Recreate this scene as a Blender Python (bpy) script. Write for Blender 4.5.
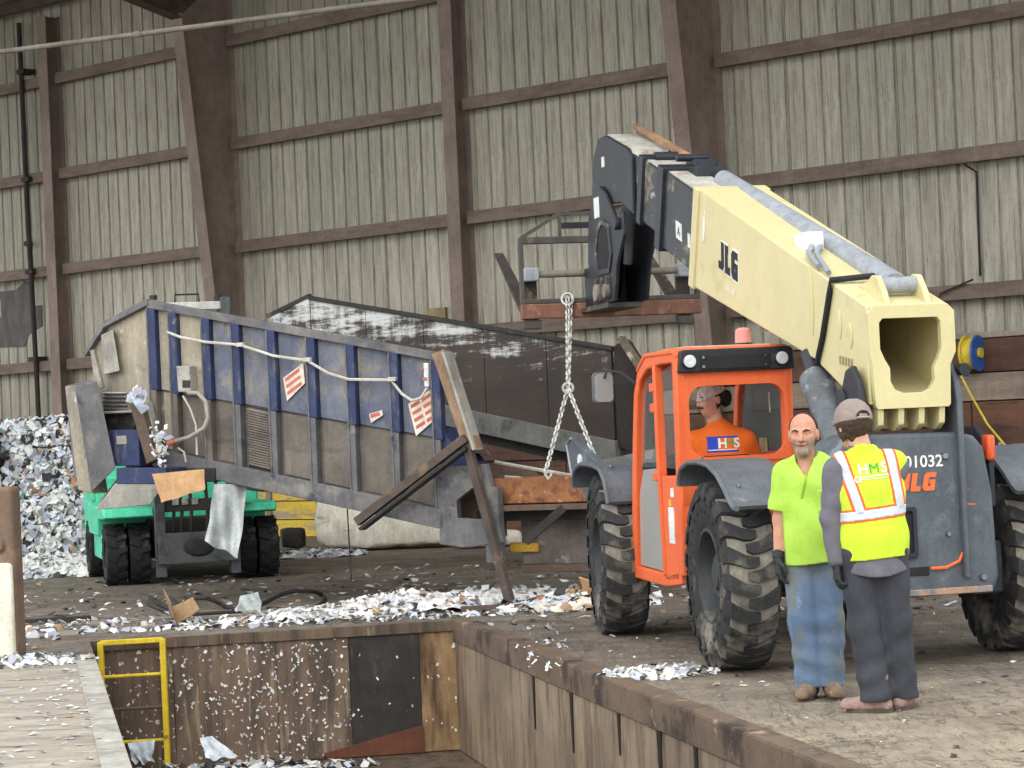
import bpy, bmesh, math, random
import numpy as np
from mathutils import Vector, Matrix
from mathutils.bvhtree import BVHTree

scene = bpy.context.scene
COL = scene.collection
for o in list(bpy.data.objects):
    bpy.data.objects.remove(o)

# ------------------------------------------------------------------ camera
FPX = 2300.0                      # focal length in pixels of the 1024 wide frame
CAM_H = 1.85
ROLL = math.atan(0.045)
PITCH = math.atan(36 / FPX)
_fw = Vector((0, math.cos(PITCH), math.sin(PITCH)))
_up0 = Vector((0, -math.sin(PITCH), math.cos(PITCH)))
_r0 = Vector((1, 0, 0))
CR = _r0 * math.cos(ROLL) - _up0 * math.sin(ROLL)
CU = _up0 * math.cos(ROLL) + _r0 * math.sin(ROLL)
camd = bpy.data.cameras.new('camera')
camd.sensor_width = 36
camd.lens = FPX / 1024 * 36
camd.clip_end = 300
cam = bpy.data.objects.new('camera', camd)
COL.objects.link(cam)
cam.matrix_world = Matrix(((CR.x, CU.x, -_fw.x, 0), (CR.y, CU.y, -_fw.y, 0), (CR.z, CU.z, -_fw.z, CAM_H), (0, 0, 0, 1)))
scene.camera = cam

# ------------------------------------------------------------------ light: overcast sky and a broad, veiled sun
world = bpy.data.worlds.new('overcast_sky')
scene.world = world
world.use_nodes = True
wn = world.node_tree.nodes
wn['Background'].inputs[0].default_value = (0.93, 0.97, 1.0, 1)
wn['Background'].inputs[1].default_value = 2.1
sund = bpy.data.lights.new('veiled_sun', 'SUN')
sund.energy = 1.6
sund.angle = math.radians(50)
sund.color = (1.0, 0.97, 0.92)
sun = bpy.data.objects.new('veiled_sun', sund)
COL.objects.link(sun)
sun.rotation_euler = (math.radians(52), 0, math.radians(-22))
scene.view_settings.view_transform = 'Standard'
scene.view_settings.look = 'None'
scene.view_settings.gamma = 1
scene.view_settings.use_curve_mapping = False
scene.view_settings.exposure = 0.0

# ------------------------------------------------------------------ helpers
def at(px, py, Y):
    """a point of the place at distance Y that was measured at this spot of the photograph"""
    d = _fw + CR * ((px - 512) / FPX) - CU * ((py - 384) / FPX)
    return Vector((0, 0, CAM_H)) + d * (Y / d.y)

def lin(c):
    return tuple(((v / 255) / 12.92 if v / 255 <= 0.04045 else ((v / 255 + 0.055) / 1.055) ** 2.4) for v in c[:3]) + (1,)

class NT:
    def __init__(s, m):
        s.t = m.node_tree; s.n = s.t.nodes; s.l = s.t.links
        s.b = s.n['Principled BSDF']
    def new(s, kind, **kw):
        nd = s.n.new(kind)
        for k, v in kw.items(): setattr(nd, k, v)
        return nd
    def link(s, a, b): s.l.new(a, b)
    def coords(s, scale=(1, 1, 1), rot=(0, 0, 0), kind='Object'):
        tc = s.new('ShaderNodeTexCoord'); mp = s.new('ShaderNodeMapping')
        mp.inputs['Scale'].default_value = scale; mp.inputs['Rotation'].default_value = rot
        s.link(tc.outputs[kind], mp.inputs[0]); return mp.outputs[0]
    def noise(s, vec, scale, detail=6, rough=0.6, dist=0.0):
        nd = s.new('ShaderNodeTexNoise')
        nd.inputs['Scale'].default_value = scale; nd.inputs['Detail'].default_value = detail
        nd.inputs['Roughness'].default_value = rough; nd.inputs['Distortion'].default_value = dist
        s.link(vec, nd.inputs['Vector']); return nd.outputs['Fac']
    def ramp(s, fac, lo, hi):
        nd = s.new('ShaderNodeMapRange', clamp=True)
        nd.inputs['From Min'].default_value = lo; nd.inputs['From Max'].default_value = hi
        s.link(fac, nd.inputs['Value']); return nd.outputs[0]
    def mix(s, fac, a, b, blend='MIX'):
        nd = s.new('ShaderNodeMix', data_type='RGBA', blend_type=blend)
        for sock, v in ((nd.inputs[0], fac), (nd.inputs[6], a), (nd.inputs[7], b)):
            if hasattr(v, 'is_output'): s.link(v, sock)
            elif sock == nd.inputs[0]: sock.default_value = v
            else: sock.default_value = v
        return nd.outputs[2]
    def math(s, op, a, b=0.0):
        nd = s.new('ShaderNodeMath', operation=op, use_clamp=False)
        for sock, v in ((nd.inputs[0], a), (nd.inputs[1], b)):
            if hasattr(v, 'is_output'): s.link(v, sock)
            else: sock.default_value = v
        return nd.outputs[0]
    def bump(s, h, strength=0.3, dist=0.01):
        nd = s.new('ShaderNodeBump'); nd.inputs['Strength'].default_value = strength; nd.inputs['Distance'].default_value = dist
        s.link(h, nd.inputs['Height']); s.link(nd.outputs[0], s.b.inputs['Normal'])
    def color(s, c): s.link(c, s.b.inputs['Base Color'])

MATS = {}
def mat(name, col, col2=None, rough=0.75, metal=0.0, nscale=3.0, lo=0.35, hi=0.65, layers=(), bump=0.25, bscale=40.0,
        stretch=(1, 1, 1), rnd=0.0, spec=0.35, grain=1.0):
    """layers: (colour, scale, lo, hi, stretch) painted over the base in order: rust, dirt, worn paint"""
    if name in MATS: return MATS[name]
    m = bpy.data.materials.new(name); m.use_nodes = True
    t = NT(m); MATS[name] = m
    v = t.coords(stretch)
    c2 = col2 if col2 else tuple(x * 0.82 for x in col)
    c = t.mix(t.ramp(t.noise(v, nscale), lo, hi), lin(col), lin(c2))
    for (lc, ls, llo, lhi, lst) in layers:
        vv = t.coords(lst)
        c = t.mix(t.ramp(t.noise(vv, ls, 8, 0.65), llo, lhi), c, lin(lc))
    if rnd:
        oi = t.new('ShaderNodeObjectInfo')
        f = t.new('ShaderNodeMapRange'); f.inputs['To Min'].default_value = 1 - rnd; f.inputs['To Max'].default_value = 1 + rnd * 0.5
        t.link(oi.outputs['Random'], f.inputs['Value'])
        hs = t.new('ShaderNodeHueSaturation'); t.link(c, hs.inputs['Color']); t.link(f.outputs[0], hs.inputs['Value']); c = hs.outputs[0]
    if bump and grain:      # fine grime, streaks and blotches over everything that is weathered
        g = t.math('ADD', t.math('MULTIPLY', t.noise(v, 38, 8, .75), .9 * grain), t.math('MULTIPLY', t.noise(t.coords((9, 9, 1.2)), 2.2, 8, .7), .7 * grain))
        g = t.math('ADD', g, t.math('MULTIPLY', t.noise(v, 4.5, 8, .7), .8 * grain))
        g = t.math('ADD', g, 1.0 - 1.2 * grain - .03)
        cx = t.new('ShaderNodeCombineColor')
        for i_ in range(3): t.link(g, cx.inputs[i_])
        c = t.mix(1.0, c, cx.outputs[0], 'MULTIPLY')
    t.color(c)
    t.b.inputs['Roughness'].default_value = rough
    t.b.inputs['Metallic'].default_value = metal
    t.b.inputs['Specular IOR Level'].default_value = spec
    if bump: t.bump(t.noise(v, bscale, 4), bump, 0.01)
    return m

def M3(p): return tuple(float(x) for x in p)

class MB:
    def __init__(s): s.v = []; s.f = []
    def add(s, vs, fs):
        o = len(s.v); s.v += [M3(p) for p in vs]; s.f += [tuple(i + o for i in f) for f in fs]; return s
    def hexa(s, p):      # p: 4 bottom (ccw from above), 4 top
        return s.add(p, [(3, 2, 1, 0), (4, 5, 6, 7), (0, 1, 5, 4), (1, 2, 6, 5), (2, 3, 7, 6), (3, 0, 4, 7)])
    def box(s, x0, x1, y0, y1, z0, z1):
        x0, x1 = min(x0, x1), max(x0, x1); y0, y1 = min(y0, y1), max(y0, y1); z0, z1 = min(z0, z1), max(z0, z1)
        return s.hexa([(x0, y0, z0), (x1, y0, z0), (x1, y1, z0), (x0, y1, z0), (x0, y0, z1), (x1, y0, z1), (x1, y1, z1), (x0, y1, z1)])
    def beam(s, a, b, w, h, up=(0, 0, 1)):
        a = Vector(a); b = Vector(b); d = (b - a).normalized(); u = Vector(up)
        side = d.cross(u)
        if side.length < 1e-4: side = d.cross(Vector((0, 1, 0)))
        side.normalize(); u = side.cross(d).normalized(); side = side * (w / 2); u = u * (h / 2)
        return s.hexa([a - side - u, a + side - u, b + side - u, b - side - u, a - side + u, a + side + u, b + side + u, b - side + u])
    def cyl(s, a, b, r0, r1=None, n=16, caps=True):
        a = Vector(a); b = Vector(b); r1 = r0 if r1 is None else r1
        d = (b - a).normalized(); u = d.orthogonal().normalized(); w = d.cross(u)
        vs = []
        for p, r in ((a, r0), (b, r1)):
            for i in range(n):
                t = 2 * math.pi * i / n; vs.append(p + (u * math.cos(t) + w * math.sin(t)) * r)
        fs = [(i, (i + 1) % n, n + (i + 1) % n, n + i) for i in range(n)]
        if caps: fs += [tuple(reversed(range(n))), tuple(range(n, 2 * n))]
        return s.add(vs, fs)
    def tube(s, pts, r, n=8, closed=False):
        pts = [Vector(p) for p in pts]; m = len(pts); vs = []; u = None
        for i, p in enumerate(pts):
            a = pts[i - 1] if (i or closed) else p; b = pts[(i + 1) % m] if (i < m - 1 or closed) else p
            d = (b - a).normalized()
            if u is None: u = d.orthogonal().normalized()
            else: u = (u - d * u.dot(d)).normalized()
            w = d.cross(u)
            rr = r[i] if isinstance(r, (list, tuple)) else r
            for k in range(n):
                t = 2 * math.pi * k / n; vs.append(p + (u * math.cos(t) + w * math.sin(t)) * rr)
        fs = []
        for i in range(m if closed else m - 1):
            j = (i + 1) % m
            for k in range(n): fs.append((i * n + k, i * n + (k + 1) % n, j * n + (k + 1) % n, j * n + k))
        if not closed: fs += [tuple(reversed(range(n))), tuple(range((m - 1) * n, m * n))]
        return s.add(vs, fs)
    def prism(s, poly, fn, d0, d1):
        """poly in (u,v), fn(u,v,d) -> point"""
        n = len(poly)
        vs = [fn(u, v, d0) for u, v in poly] + [fn(u, v, d1) for u, v in poly]
        fs = [tuple(range(n)), tuple(reversed(range(n, 2 * n)))] + [(i, n + i, n + (i + 1) % n, (i + 1) % n) for i in range(n)]
        return s.add(vs, fs)
    def lathe(s, prof, o, axis, n=32, closed=True):
        o = Vector(o); d = Vector(axis).normalized(); u = d.orthogonal().normalized(); w = d.cross(u); m = len(prof); vs = []
        for r, h in prof:
            for i in range(n):
                t = 2 * math.pi * i / n; vs.append(o + d * h + (u * math.cos(t) + w * math.sin(t)) * r)
        fs = []
        for j in range(m if closed else m - 1):
            k = (j + 1) % m
            for i in range(n): fs.append((j * n + i, j * n + (i + 1) % n, k * n + (i + 1) % n, k * n + i))
        return s.add(vs, fs)
    def ring(s, outer, inner, fn, d0, d1):
        """plate between two loops of (u,v) that share a centre, resampled by angle"""
        cx = sum(p[0] for p in inner) / len(inner); cy = sum(p[1] for p in inner) / len(inner)
        ang = sorted(set(round(math.atan2(p[1] - cy, p[0] - cx), 4) for p in list(outer) + list(inner)))
        def hit(poly, a):
            dx, dy = math.cos(a), math.sin(a); best = None
            for i in range(len(poly)):
                x1, y1 = poly[i][0] - cx, poly[i][1] - cy; x2, y2 = poly[(i + 1) % len(poly)][0] - cx, poly[(i + 1) % len(poly)][1] - cy
                ex, ey = x2 - x1, y2 - y1; den = dx * ey - dy * ex
                if abs(den) < 1e-9: continue
                t = (x1 * ey - y1 * ex) / den; q = (x1 * dy - y1 * dx) / den
                if t > 0 and -1e-4 <= q <= 1 + 1e-4: best = t if best is None else max(best, t)
            return (cx + dx * best, cy + dy * best)
        A = [hit(outer, a) for a in ang]; B = [hit(inner, a) for a in ang]; n = len(ang)
        vs = [fn(*p, d0) for p in A] + [fn(*p, d0) for p in B] + [fn(*p, d1) for p in A] + [fn(*p, d1) for p in B]
        fs = []
        for i in range(n):
            j = (i + 1) % n
            fs += [(i, j, n + j, n + i), (2 * n + j, 2 * n + i, 3 * n + i, 3 * n + j), (i, 2 * n + i, 2 * n + j, j), (n + j, 3 * n + j, 3 * n + i, n + i)]
        return s.add(vs, fs)
    def build(s, name, m, parent=None, smooth=35, bevel=0, seg=2):
        me = bpy.data.meshes.new(name)
        me.from_pydata(s.v, [], s.f)
        bm = bmesh.new(); bm.from_mesh(me); bmesh.ops.recalc_face_normals(bm, faces=bm.faces); bm.to_mesh(me); bm.free()
        if smooth:
            me.shade_smooth(); me.set_sharp_from_angle(angle=math.radians(smooth))
        if m: me.materials.append(MATS[m] if isinstance(m, str) else m)
        o = bpy.data.objects.new(name, me); COL.objects.link(o)
        if parent: o.parent = parent
        if bevel:
            b = o.modifiers.new('edge', 'BEVEL'); b.width = bevel; b.segments = seg; b.limit_method = 'ANGLE'; b.angle_limit = math.radians(40)
        return o

def tag(o, label=None, cat=None, group=None, kind=None):
    if label: o['label'] = label
    if cat: o['category'] = cat
    if group: o['group'] = group
    if kind: o['kind'] = kind
    return o

def thing(name, label, cat, loc=(0, 0, 0), rz=0.0, group=None, matrix=None):
    o = bpy.data.objects.new(name, None); COL.objects.link(o)
    o.empty_display_size = 0.2
    if matrix is not None: o.matrix_world = matrix
    else:
        o.location = loc; o.rotation_euler = (0, 0, rz)
    return tag(o, label, cat, group)

def dup(o, parent=None):
    c = o.copy(); COL.objects.link(c); c.parent = parent
    for ch in o.children: dup(ch, c)
    return c

def rrect(x0, x1, y0, y1, r, n=5):
    pts = []
    for cx, cy, a0 in ((x1 - r, y1 - r, 0), (x0 + r, y1 - r, 90), (x0 + r, y0 + r, 180), (x1 - r, y0 + r, 270)):
        for i in range(n + 1):
            a = math.radians(a0 + 90 * i / n); pts.append((cx + r * math.cos(a), cy + r * math.sin(a)))
    return pts

def text_mb(body, fn, size=1.0, bold=0.02, depth=0.004, shear=0.0):
    """lettering as a thin solid; fn(u,v,d)->point, u runs along the line, v up"""
    cu = bpy.data.curves.new('lettering', 'FONT'); cu.body = body; cu.size = size; cu.offset = bold * size; cu.resolution_u = 3; cu.shear = shear
    ob = bpy.data.objects.new('lettering', cu); COL.objects.link(ob)
    dg = bpy.context.evaluated_depsgraph_get(); me = ob.evaluated_get(dg).to_mesh()
    b = bmesh.new(); b.from_mesh(me)
    r = bmesh.ops.extrude_face_region(b, geom=b.faces[:])
    for e in r['geom']:
        if isinstance(e, bmesh.types.BMVert): e.co.z += depth
    mb = MB(); b.verts.index_update()
    mb.add([fn(v.co.x, v.co.y, v.co.z) for v in b.verts], [tuple(v.index for v in f.verts) for f in b.faces])
    b.free(); ob.evaluated_get(dg).to_mesh_clear(); bpy.data.objects.remove(ob); bpy.data.curves.remove(cu)
    return mb

# ------------------------------------------------------------------ signed distance modelling for bodies and soft things
class SDF:
    def __init__(s, lo, hi, res):
        s.lo = np.array(lo, np.float32); s.res = res
        s.n = np.ceil((np.array(hi) - np.array(lo)) / res).astype(int) + 1
        s.F = np.full(s.n, 1.0, np.float32); s.M = Matrix.Identity(4)
    def grid(s, sl):
        ax = [s.lo[i] + s.res * np.arange(sl[i].start, sl[i].stop, dtype=np.float32) for i in range(3)]
        return np.meshgrid(*ax, indexing='ij')
    def _sl(s, c, r):
        c = np.array(c); a = np.floor((c - r - s.lo) / s.res).astype(int); b = np.ceil((c + r - s.lo) / s.res).astype(int) + 1
        a = np.clip(a, 0, s.n - 1); b = np.clip(b, a + 1, s.n)
        return tuple(slice(int(a[i]), int(b[i])) for i in range(3))
    def _put(s, sl, d, k, op):
        f = s.F[sl]
        if op == 'sub': d = -d; h = np.clip(0.5 - 0.5 * (d - f) / k, 0, 1); s.F[sl] = d + (f - d) * h + k * h * (1 - h)
        else: h = np.clip(0.5 + 0.5 * (d - f) / k, 0, 1); s.F[sl] = d + (f - d) * h - k * h * (1 - h)
    def local(s, sl):
        X, Y, Z = s.grid(sl); I = s.M.inverted()
        return [I[i][0] * X + I[i][1] * Y + I[i][2] * Z + I[i][3] for i in range(3)]
    def ell(s, c, r, k=0.02, op='u'):
        w = s.M @ Vector(c); sl = s._sl(w, max(r) + k + 3 * s.res + 0.02); X, Y, Z = s.local(sl)
        x, y, z = X - c[0], Y - c[1], Z - c[2]
        k0 = np.sqrt((x / r[0]) ** 2 + (y / r[1]) ** 2 + (z / r[2]) ** 2); k1 = np.sqrt((x / r[0] ** 2) ** 2 + (y / r[1] ** 2) ** 2 + (z / r[2] ** 2) ** 2) + 1e-6
        s._put(sl, k0 * (k0 - 1) / k1, k, op); return s
    def cap(s, a, b, ra, rb=None, k=0.02, op='u', sc=(1, 1, 1)):
        rb = ra if rb is None else rb
        A = np.array(a, np.float32); B = np.array(b, np.float32)
        w = s.M @ Vector((A + B) / 2); sl = s._sl(w, np.linalg.norm(B - A) / 2 + max(ra, rb) * max(1, 1 / min(sc)) + k + 3 * s.res + 0.02)
        X, Y, Z = s.local(sl); S = np.array(sc, np.float32); A = A * S; d = B * S - A
        x, y, z = X * S[0] - A[0], Y * S[1] - A[1], Z * S[2] - A[2]
        h = np.clip((x * d[0] + y * d[1] + z * d[2]) / max(1e-9, float(d @ d)), 0, 1)
        D = np.sqrt((x - h * d[0]) ** 2 + (y - h * d[1]) ** 2 + (z - h * d[2]) ** 2) - (ra + (rb - ra) * h)
        s._put(sl, D, k, op); return s
    def all(s):
        return s.grid(tuple(slice(0, int(v)) for v in s.n))
    def mb(s, F=None):
        F = s.F if F is None else F
        nx, ny, nz = F.shape; sg = F < 0
        cnt = np.zeros((nx - 1, ny - 1, nz - 1), np.int8); pos = np.zeros((nx - 1, ny - 1, nz - 1, 3), np.float32)
        def cr(o0, o1, ax):
            a = F[o0[0]:nx - 1 + o0[0], o0[1]:ny - 1 + o0[1], o0[2]:nz - 1 + o0[2]]; b = F[o1[0]:nx - 1 + o1[0], o1[1]:ny - 1 + o1[1], o1[2]:nz - 1 + o1[2]]
            m = (a < 0) != (b < 0); t = np.where(m, a / np.where(m, a - b, 1), 0)
            cnt[m] += 1
            for i in range(3):
                if i == ax: pos[..., i] += np.where(m, t, 0)
                elif o0[i]: pos[..., i] += m
        for ax in range(3):
            o1, o2 = [i for i in range(3) if i != ax]
            for i in (0, 1):
                for j in (0, 1):
                    p = [0, 0, 0]; p[o1] = i; p[o2] = j; q = list(p); q[ax] = 1; cr(p, q, ax)
        act = cnt > 0; idx = np.full(act.shape, -1, np.int64); idx[act] = np.arange(act.sum())
        base = np.argwhere(act).astype(np.float32); V = (base + pos[act] / cnt[act][:, None]) * s.res + s.lo
        quads = []
        for ax in range(3):
            o1, o2 = [(1, 2), (2, 0), (0, 1)][ax]
            a = [slice(None)] * 3; b = [slice(None)] * 3
            a[ax] = slice(0, -1); b[ax] = slice(1, None)
            ch = sg[tuple(a)] != sg[tuple(b)]; e = np.argwhere(ch)
            e = e[(e[:, o1] > 0) & (e[:, o2] > 0) & (e[:, o1] < F.shape[o1] - 1) & (e[:, o2] < F.shape[o2] - 1)]
            if not len(e): continue
            fl = sg[tuple(a)][e[:, 0], e[:, 1], e[:, 2]]
            def I(d1, d2):
                q = e.copy(); q[:, o1] -= d1; q[:, o2] -= d2; return idx[q[:, 0], q[:, 1], q[:, 2]]
            Q = np.stack([I(1, 1), I(0, 1), I(0, 0), I(1, 0)], 1)
            Q[~fl] = Q[~fl][:, ::-1]; quads.append(Q)
        m = MB(); m.v = [tuple(map(float, p)) for p in V]; m.f = [tuple(map(int, q)) for q in np.concatenate(quads)]
        return m

def wob(X, Y, Z, f, seed=0):
    r = random.Random(seed); o = 0
    for i in range(5):
        a, b, c = (r.uniform(-1, 1) * f for _ in range(3)); o = o + np.sin(a * X + b * Y + c * Z + r.uniform(0, 6))
    return o / 5
# ------------------------------------------------------------------ materials of the place
def floor_material():
    m = bpy.data.materials.new('grimy_concrete'); m.use_nodes = True; t = NT(m); MATS['floor'] = m
    v = t.coords(); ax = t.coords((1, 1, 1), (0, 0, math.radians(-13)))
    conc = t.mix(t.ramp(t.noise(v, 1.3, 8), .35, .65), lin((158, 146, 126)), lin((128, 116, 99)))
    sv = t.coords((6.0, 0.9, 1), (0, 0, math.radians(58)))
    conc = t.mix(t.ramp(t.noise(sv, 2.6, 10, .78), .50, .74), conc, lin((92, 82, 70)))
    mud = t.mix(t.ramp(t.noise(v, 2.2, 8), .35, .65), lin((122, 111, 99)), lin((90, 81, 73)))
    sv2 = t.coords((0.7, 1.9, 1), (0, 0, math.radians(14)))
    mud = t.mix(t.ramp(t.noise(sv2, 1.7, 10, .76, .8), .50, .70), mud, lin((136, 128, 118)))
    # tracked-in mud lies deep in the shed and thins out toward the open apron
    sx = t.new('ShaderNodeSeparateXYZ'); t.link(v, sx.inputs[0])
    g = t.math('ADD', sx.outputs[1], t.math('MULTIPLY', sx.outputs[0], 0.38))
    g = t.math('ADD', g, t.math('MULTIPLY', t.math('SUBTRACT', t.noise(v, 0.55, 8, .68), .5), 11.0))
    g = t.math('ADD', g, t.math('MULTIPLY', t.math('SUBTRACT', t.noise(sv, 0.9, 8, .7), .5), 9.0))
    cov = t.ramp(g, 13.2, 17.6)
    c = t.mix(cov, conc, mud)
    # cracks, scrapes and wandering stains in the slab
    for vec, sc, wd, amt in ((v, 0.8, .010, .75), (sv, 0.7, .014, .7), (ax, 1.7, .007, .6)):
        rdg = t.math('ABSOLUTE', t.math('SUBTRACT', t.noise(vec, sc, 6, .62, .6), .5))
        c = t.mix(t.math('MULTIPLY', t.math('SUBTRACT', 1.0, t.ramp(rdg, 0.0, wd)), amt), c, lin((62, 54, 46)))
    c = t.mix(t.math('MULTIPLY', t.ramp(t.noise(v, 3.3, 10, .74), .52, .68), .55), c, lin((78, 68, 57)))
    fl = t.ramp(t.noise(v, 26, 3, .5), .69, .715)
    c = t.mix(t.math('MULTIPLY', fl, .8), c, lin((196, 194, 188)))
    t.color(c)
    t.b.inputs['Roughness'].default_value = 0.8; t.b.inputs['Specular IOR Level'].default_value = .3
    t.bump(t.math('ADD', t.noise(v, 7, 8), t.noise(sv, 2, 6)), .55, .03)
floor_material()

def cladding_material():
    m = bpy.data.materials.new('weathered_white_cladding'); m.use_nodes = True; t = NT(m); MATS['cladding'] = m
    v = t.coords(); st = t.coords((5.0, 1, .22))
    c = t.mix(t.ramp(t.noise(st, 1.6, 8, .6), .35, .68), lin((196, 191, 175)), lin((160, 154, 137)))
    c = t.mix(t.math('MULTIPLY', t.ramp(t.noise(st, 5, 8, .74), .49, .64), .9), c, lin((112, 106, 92)))
    c = t.mix(t.math('MULTIPLY', t.ramp(t.noise(v, 20, 8, .75), .55, .66), .6), c, lin((104, 98, 86)))
    # soot in broad uneven drifts
    c = t.mix(t.math('MULTIPLY', t.ramp(t.noise(t.coords((.5, 1, .35)), 1.1, 8, .65), .42, .66), .5), c, lin((108, 101, 88)))
    c = t.mix(.18, c, lin((98, 91, 79)))
    oi = t.new('ShaderNodeObjectInfo'); f = t.new('ShaderNodeMapRange'); f.inputs['To Min'].default_value = .86; f.inputs['To Max'].default_value = 1.05
    t.link(oi.outputs['Random'], f.inputs['Value']); hs = t.new('ShaderNodeHueSaturation'); t.link(c, hs.inputs['Color']); t.link(f.outputs[0], hs.inputs['Value'])
    t.color(hs.outputs[0]); t.b.inputs['Roughness'].default_value = .7
    t.bump(t.noise(v, 30, 4), .25, .01)
cladding_material()

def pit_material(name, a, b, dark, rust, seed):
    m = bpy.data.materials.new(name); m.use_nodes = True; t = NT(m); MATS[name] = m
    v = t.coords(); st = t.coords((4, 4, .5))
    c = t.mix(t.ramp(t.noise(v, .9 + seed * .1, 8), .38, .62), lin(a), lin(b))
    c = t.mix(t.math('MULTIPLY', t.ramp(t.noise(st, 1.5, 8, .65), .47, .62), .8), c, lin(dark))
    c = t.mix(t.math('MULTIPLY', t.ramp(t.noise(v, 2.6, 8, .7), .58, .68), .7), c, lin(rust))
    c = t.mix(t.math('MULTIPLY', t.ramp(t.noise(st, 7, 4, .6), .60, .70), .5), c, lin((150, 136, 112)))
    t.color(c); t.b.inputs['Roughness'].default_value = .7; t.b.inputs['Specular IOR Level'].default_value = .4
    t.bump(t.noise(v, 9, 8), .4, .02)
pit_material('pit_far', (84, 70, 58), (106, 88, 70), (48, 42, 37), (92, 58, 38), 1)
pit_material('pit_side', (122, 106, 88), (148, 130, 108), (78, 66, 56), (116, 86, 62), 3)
mat('slab', (168, 160, 146), (140, 130, 116), nscale=2.2, bump=.5, bscale=25, stretch=(.6, 2.2, 1),
    layers=(((104, 94, 82), 3.5, .56, .68, (.5, 2.5, 1)), ((196, 192, 184), 20, .66, .70, (1, 1, 1))))
mat('girt', (118, 103, 92), (98, 84, 75), nscale=3, stretch=(.5, 1, 2), layers=(((124, 88, 68), 2, .6, .72, (.4, 1, 1)),))
mat('column', (134, 117, 108), (116, 101, 93), nscale=1.2, layers=(((146, 122, 108), 3, .66, .76, (1, 1, .3)),))
mat('rafter', (84, 70, 62), (68, 57, 51))
mat('roof_sheet', (120, 112, 100), (96, 90, 82))
mat('pipe', (126, 120, 110), (104, 97, 88))
mat('dark_pipe', (52, 46, 42), (40, 36, 33))
mat('board', (104, 72, 55), (78, 54, 43), nscale=1.6, stretch=(.35, 1, 2.5), rnd=.18, bump=.5, layers=(((62, 46, 38), 2.2, .55, .66, (.3, 1, 2)),))
mat('board_grey', (142, 128, 112), (112, 100, 88), nscale=1.6, stretch=(.35, 1, 2.5), bump=.5, layers=(((82, 66, 54), 3, .56, .64, (.4, 1, 1)),))
mat('board_yellow', (214, 182, 66), (190, 160, 62), nscale=1.5, stretch=(.4, 1, 3), bump=.5, layers=(((150, 138, 112), 3.2, .5, .58, (.5, 1, 3)),))
mat('cap_rail', (150, 138, 124), (118, 106, 94), stretch=(.4, 1, 1))
mat('paint_patch', (74, 72, 70), (92, 88, 84), nscale=3, stretch=(2, 1, .5))
mat('rust_trim', (112, 94, 78), (88, 74, 62), nscale=2, layers=(((58, 48, 42), 2, .52, .62, (1, 1, 1)), ((160, 138, 108), 5, .6, .68, (1, 1, 1))), bump=.5)

# ------------------------------------------------------------------ floor and pit
FL, FR = Vector((-3.97, 21.1, 0)), Vector((-0.63, 21.61, 0))
NL, NR = Vector((-0.54, 5.0, 0)), Vector((3.07, 5.0, 0))
BIG = 70
b = MB()
def q(*p): b.add([tuple(x) for x in p], [tuple(range(len(p)))])
c0, c1, c2, c3 = (-BIG, -25, 0), (BIG, -25, 0), (BIG, 75, 0), (-BIG, 75, 0)
q(c0, c1, NR, NL); q(c1, c2, FR, NR); q(c2, c3, FL, FR); q(c3, c0, NL, FL)
tag(b.build('floor', 'floor', smooth=0), 'grimy concrete shed floor streaked with mud', kind='structure')
PD = -1.22
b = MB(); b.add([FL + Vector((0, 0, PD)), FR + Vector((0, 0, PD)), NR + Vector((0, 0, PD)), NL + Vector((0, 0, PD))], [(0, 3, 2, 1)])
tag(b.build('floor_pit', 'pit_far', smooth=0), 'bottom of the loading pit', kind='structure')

def pit_wall(name, a, c, material, label, skip=0):
    """a steel lined pit side, plates as children with open seams"""
    d = (c - a); L = d.length; d.normalize(); n = Vector((d.y, -d.x, 0))
    inner = (FL + FR + NR + NL) / 4 - a
    if n.dot(inner) < 0: n = -n
    b = MB(); b.hexa([a - n * .25 + Vector((0, 0, PD)), c - n * .25 + Vector((0, 0, PD)), c + Vector((0, 0, PD)), a + Vector((0, 0, PD)),
                      a - n * .25 + Vector((0, 0, -.004)), c - n * .25 + Vector((0, 0, -.004)), c + Vector((0, 0, -.004)), a + Vector((0, 0, -.004))])
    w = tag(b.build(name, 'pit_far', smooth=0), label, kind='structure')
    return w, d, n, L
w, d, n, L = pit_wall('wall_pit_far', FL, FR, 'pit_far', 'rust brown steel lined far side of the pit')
mat('plate_black', (56, 52, 50), (42, 40, 39), layers=(((90, 78, 66), 2, .6, .7, (3, 3, .6)), ((200, 198, 192), 22, .71, .73, (1, 1, 1))))
mat('plate_tan', (150, 122, 88), (120, 94, 66), layers=(((80, 58, 42), 1.6, .5, .64, (3, 3, .5)),))
mat('plate_red', (104, 62, 42), (84, 52, 38), layers=(((60, 46, 40), 2, .56, .66, (1, 1, 1)),))
MATS['plate_far'] = None
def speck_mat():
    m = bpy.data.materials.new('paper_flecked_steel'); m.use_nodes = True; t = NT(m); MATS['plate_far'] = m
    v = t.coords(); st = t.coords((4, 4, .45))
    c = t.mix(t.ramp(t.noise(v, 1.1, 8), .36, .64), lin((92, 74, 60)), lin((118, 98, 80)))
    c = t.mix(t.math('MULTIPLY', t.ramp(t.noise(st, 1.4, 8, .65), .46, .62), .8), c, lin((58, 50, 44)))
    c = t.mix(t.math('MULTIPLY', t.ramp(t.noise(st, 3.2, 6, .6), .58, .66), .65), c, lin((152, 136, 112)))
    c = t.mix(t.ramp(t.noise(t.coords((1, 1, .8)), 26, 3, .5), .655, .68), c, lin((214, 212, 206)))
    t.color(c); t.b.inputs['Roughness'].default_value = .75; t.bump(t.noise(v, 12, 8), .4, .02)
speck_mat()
segs = [(0, .22, 'plate_far'), (.22, .50, 'plate_far'), (.50, .70, 'plate_far'), (.70, .895, 'plate_black'), (.895, 1.0, 'plate_tan')]
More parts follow.
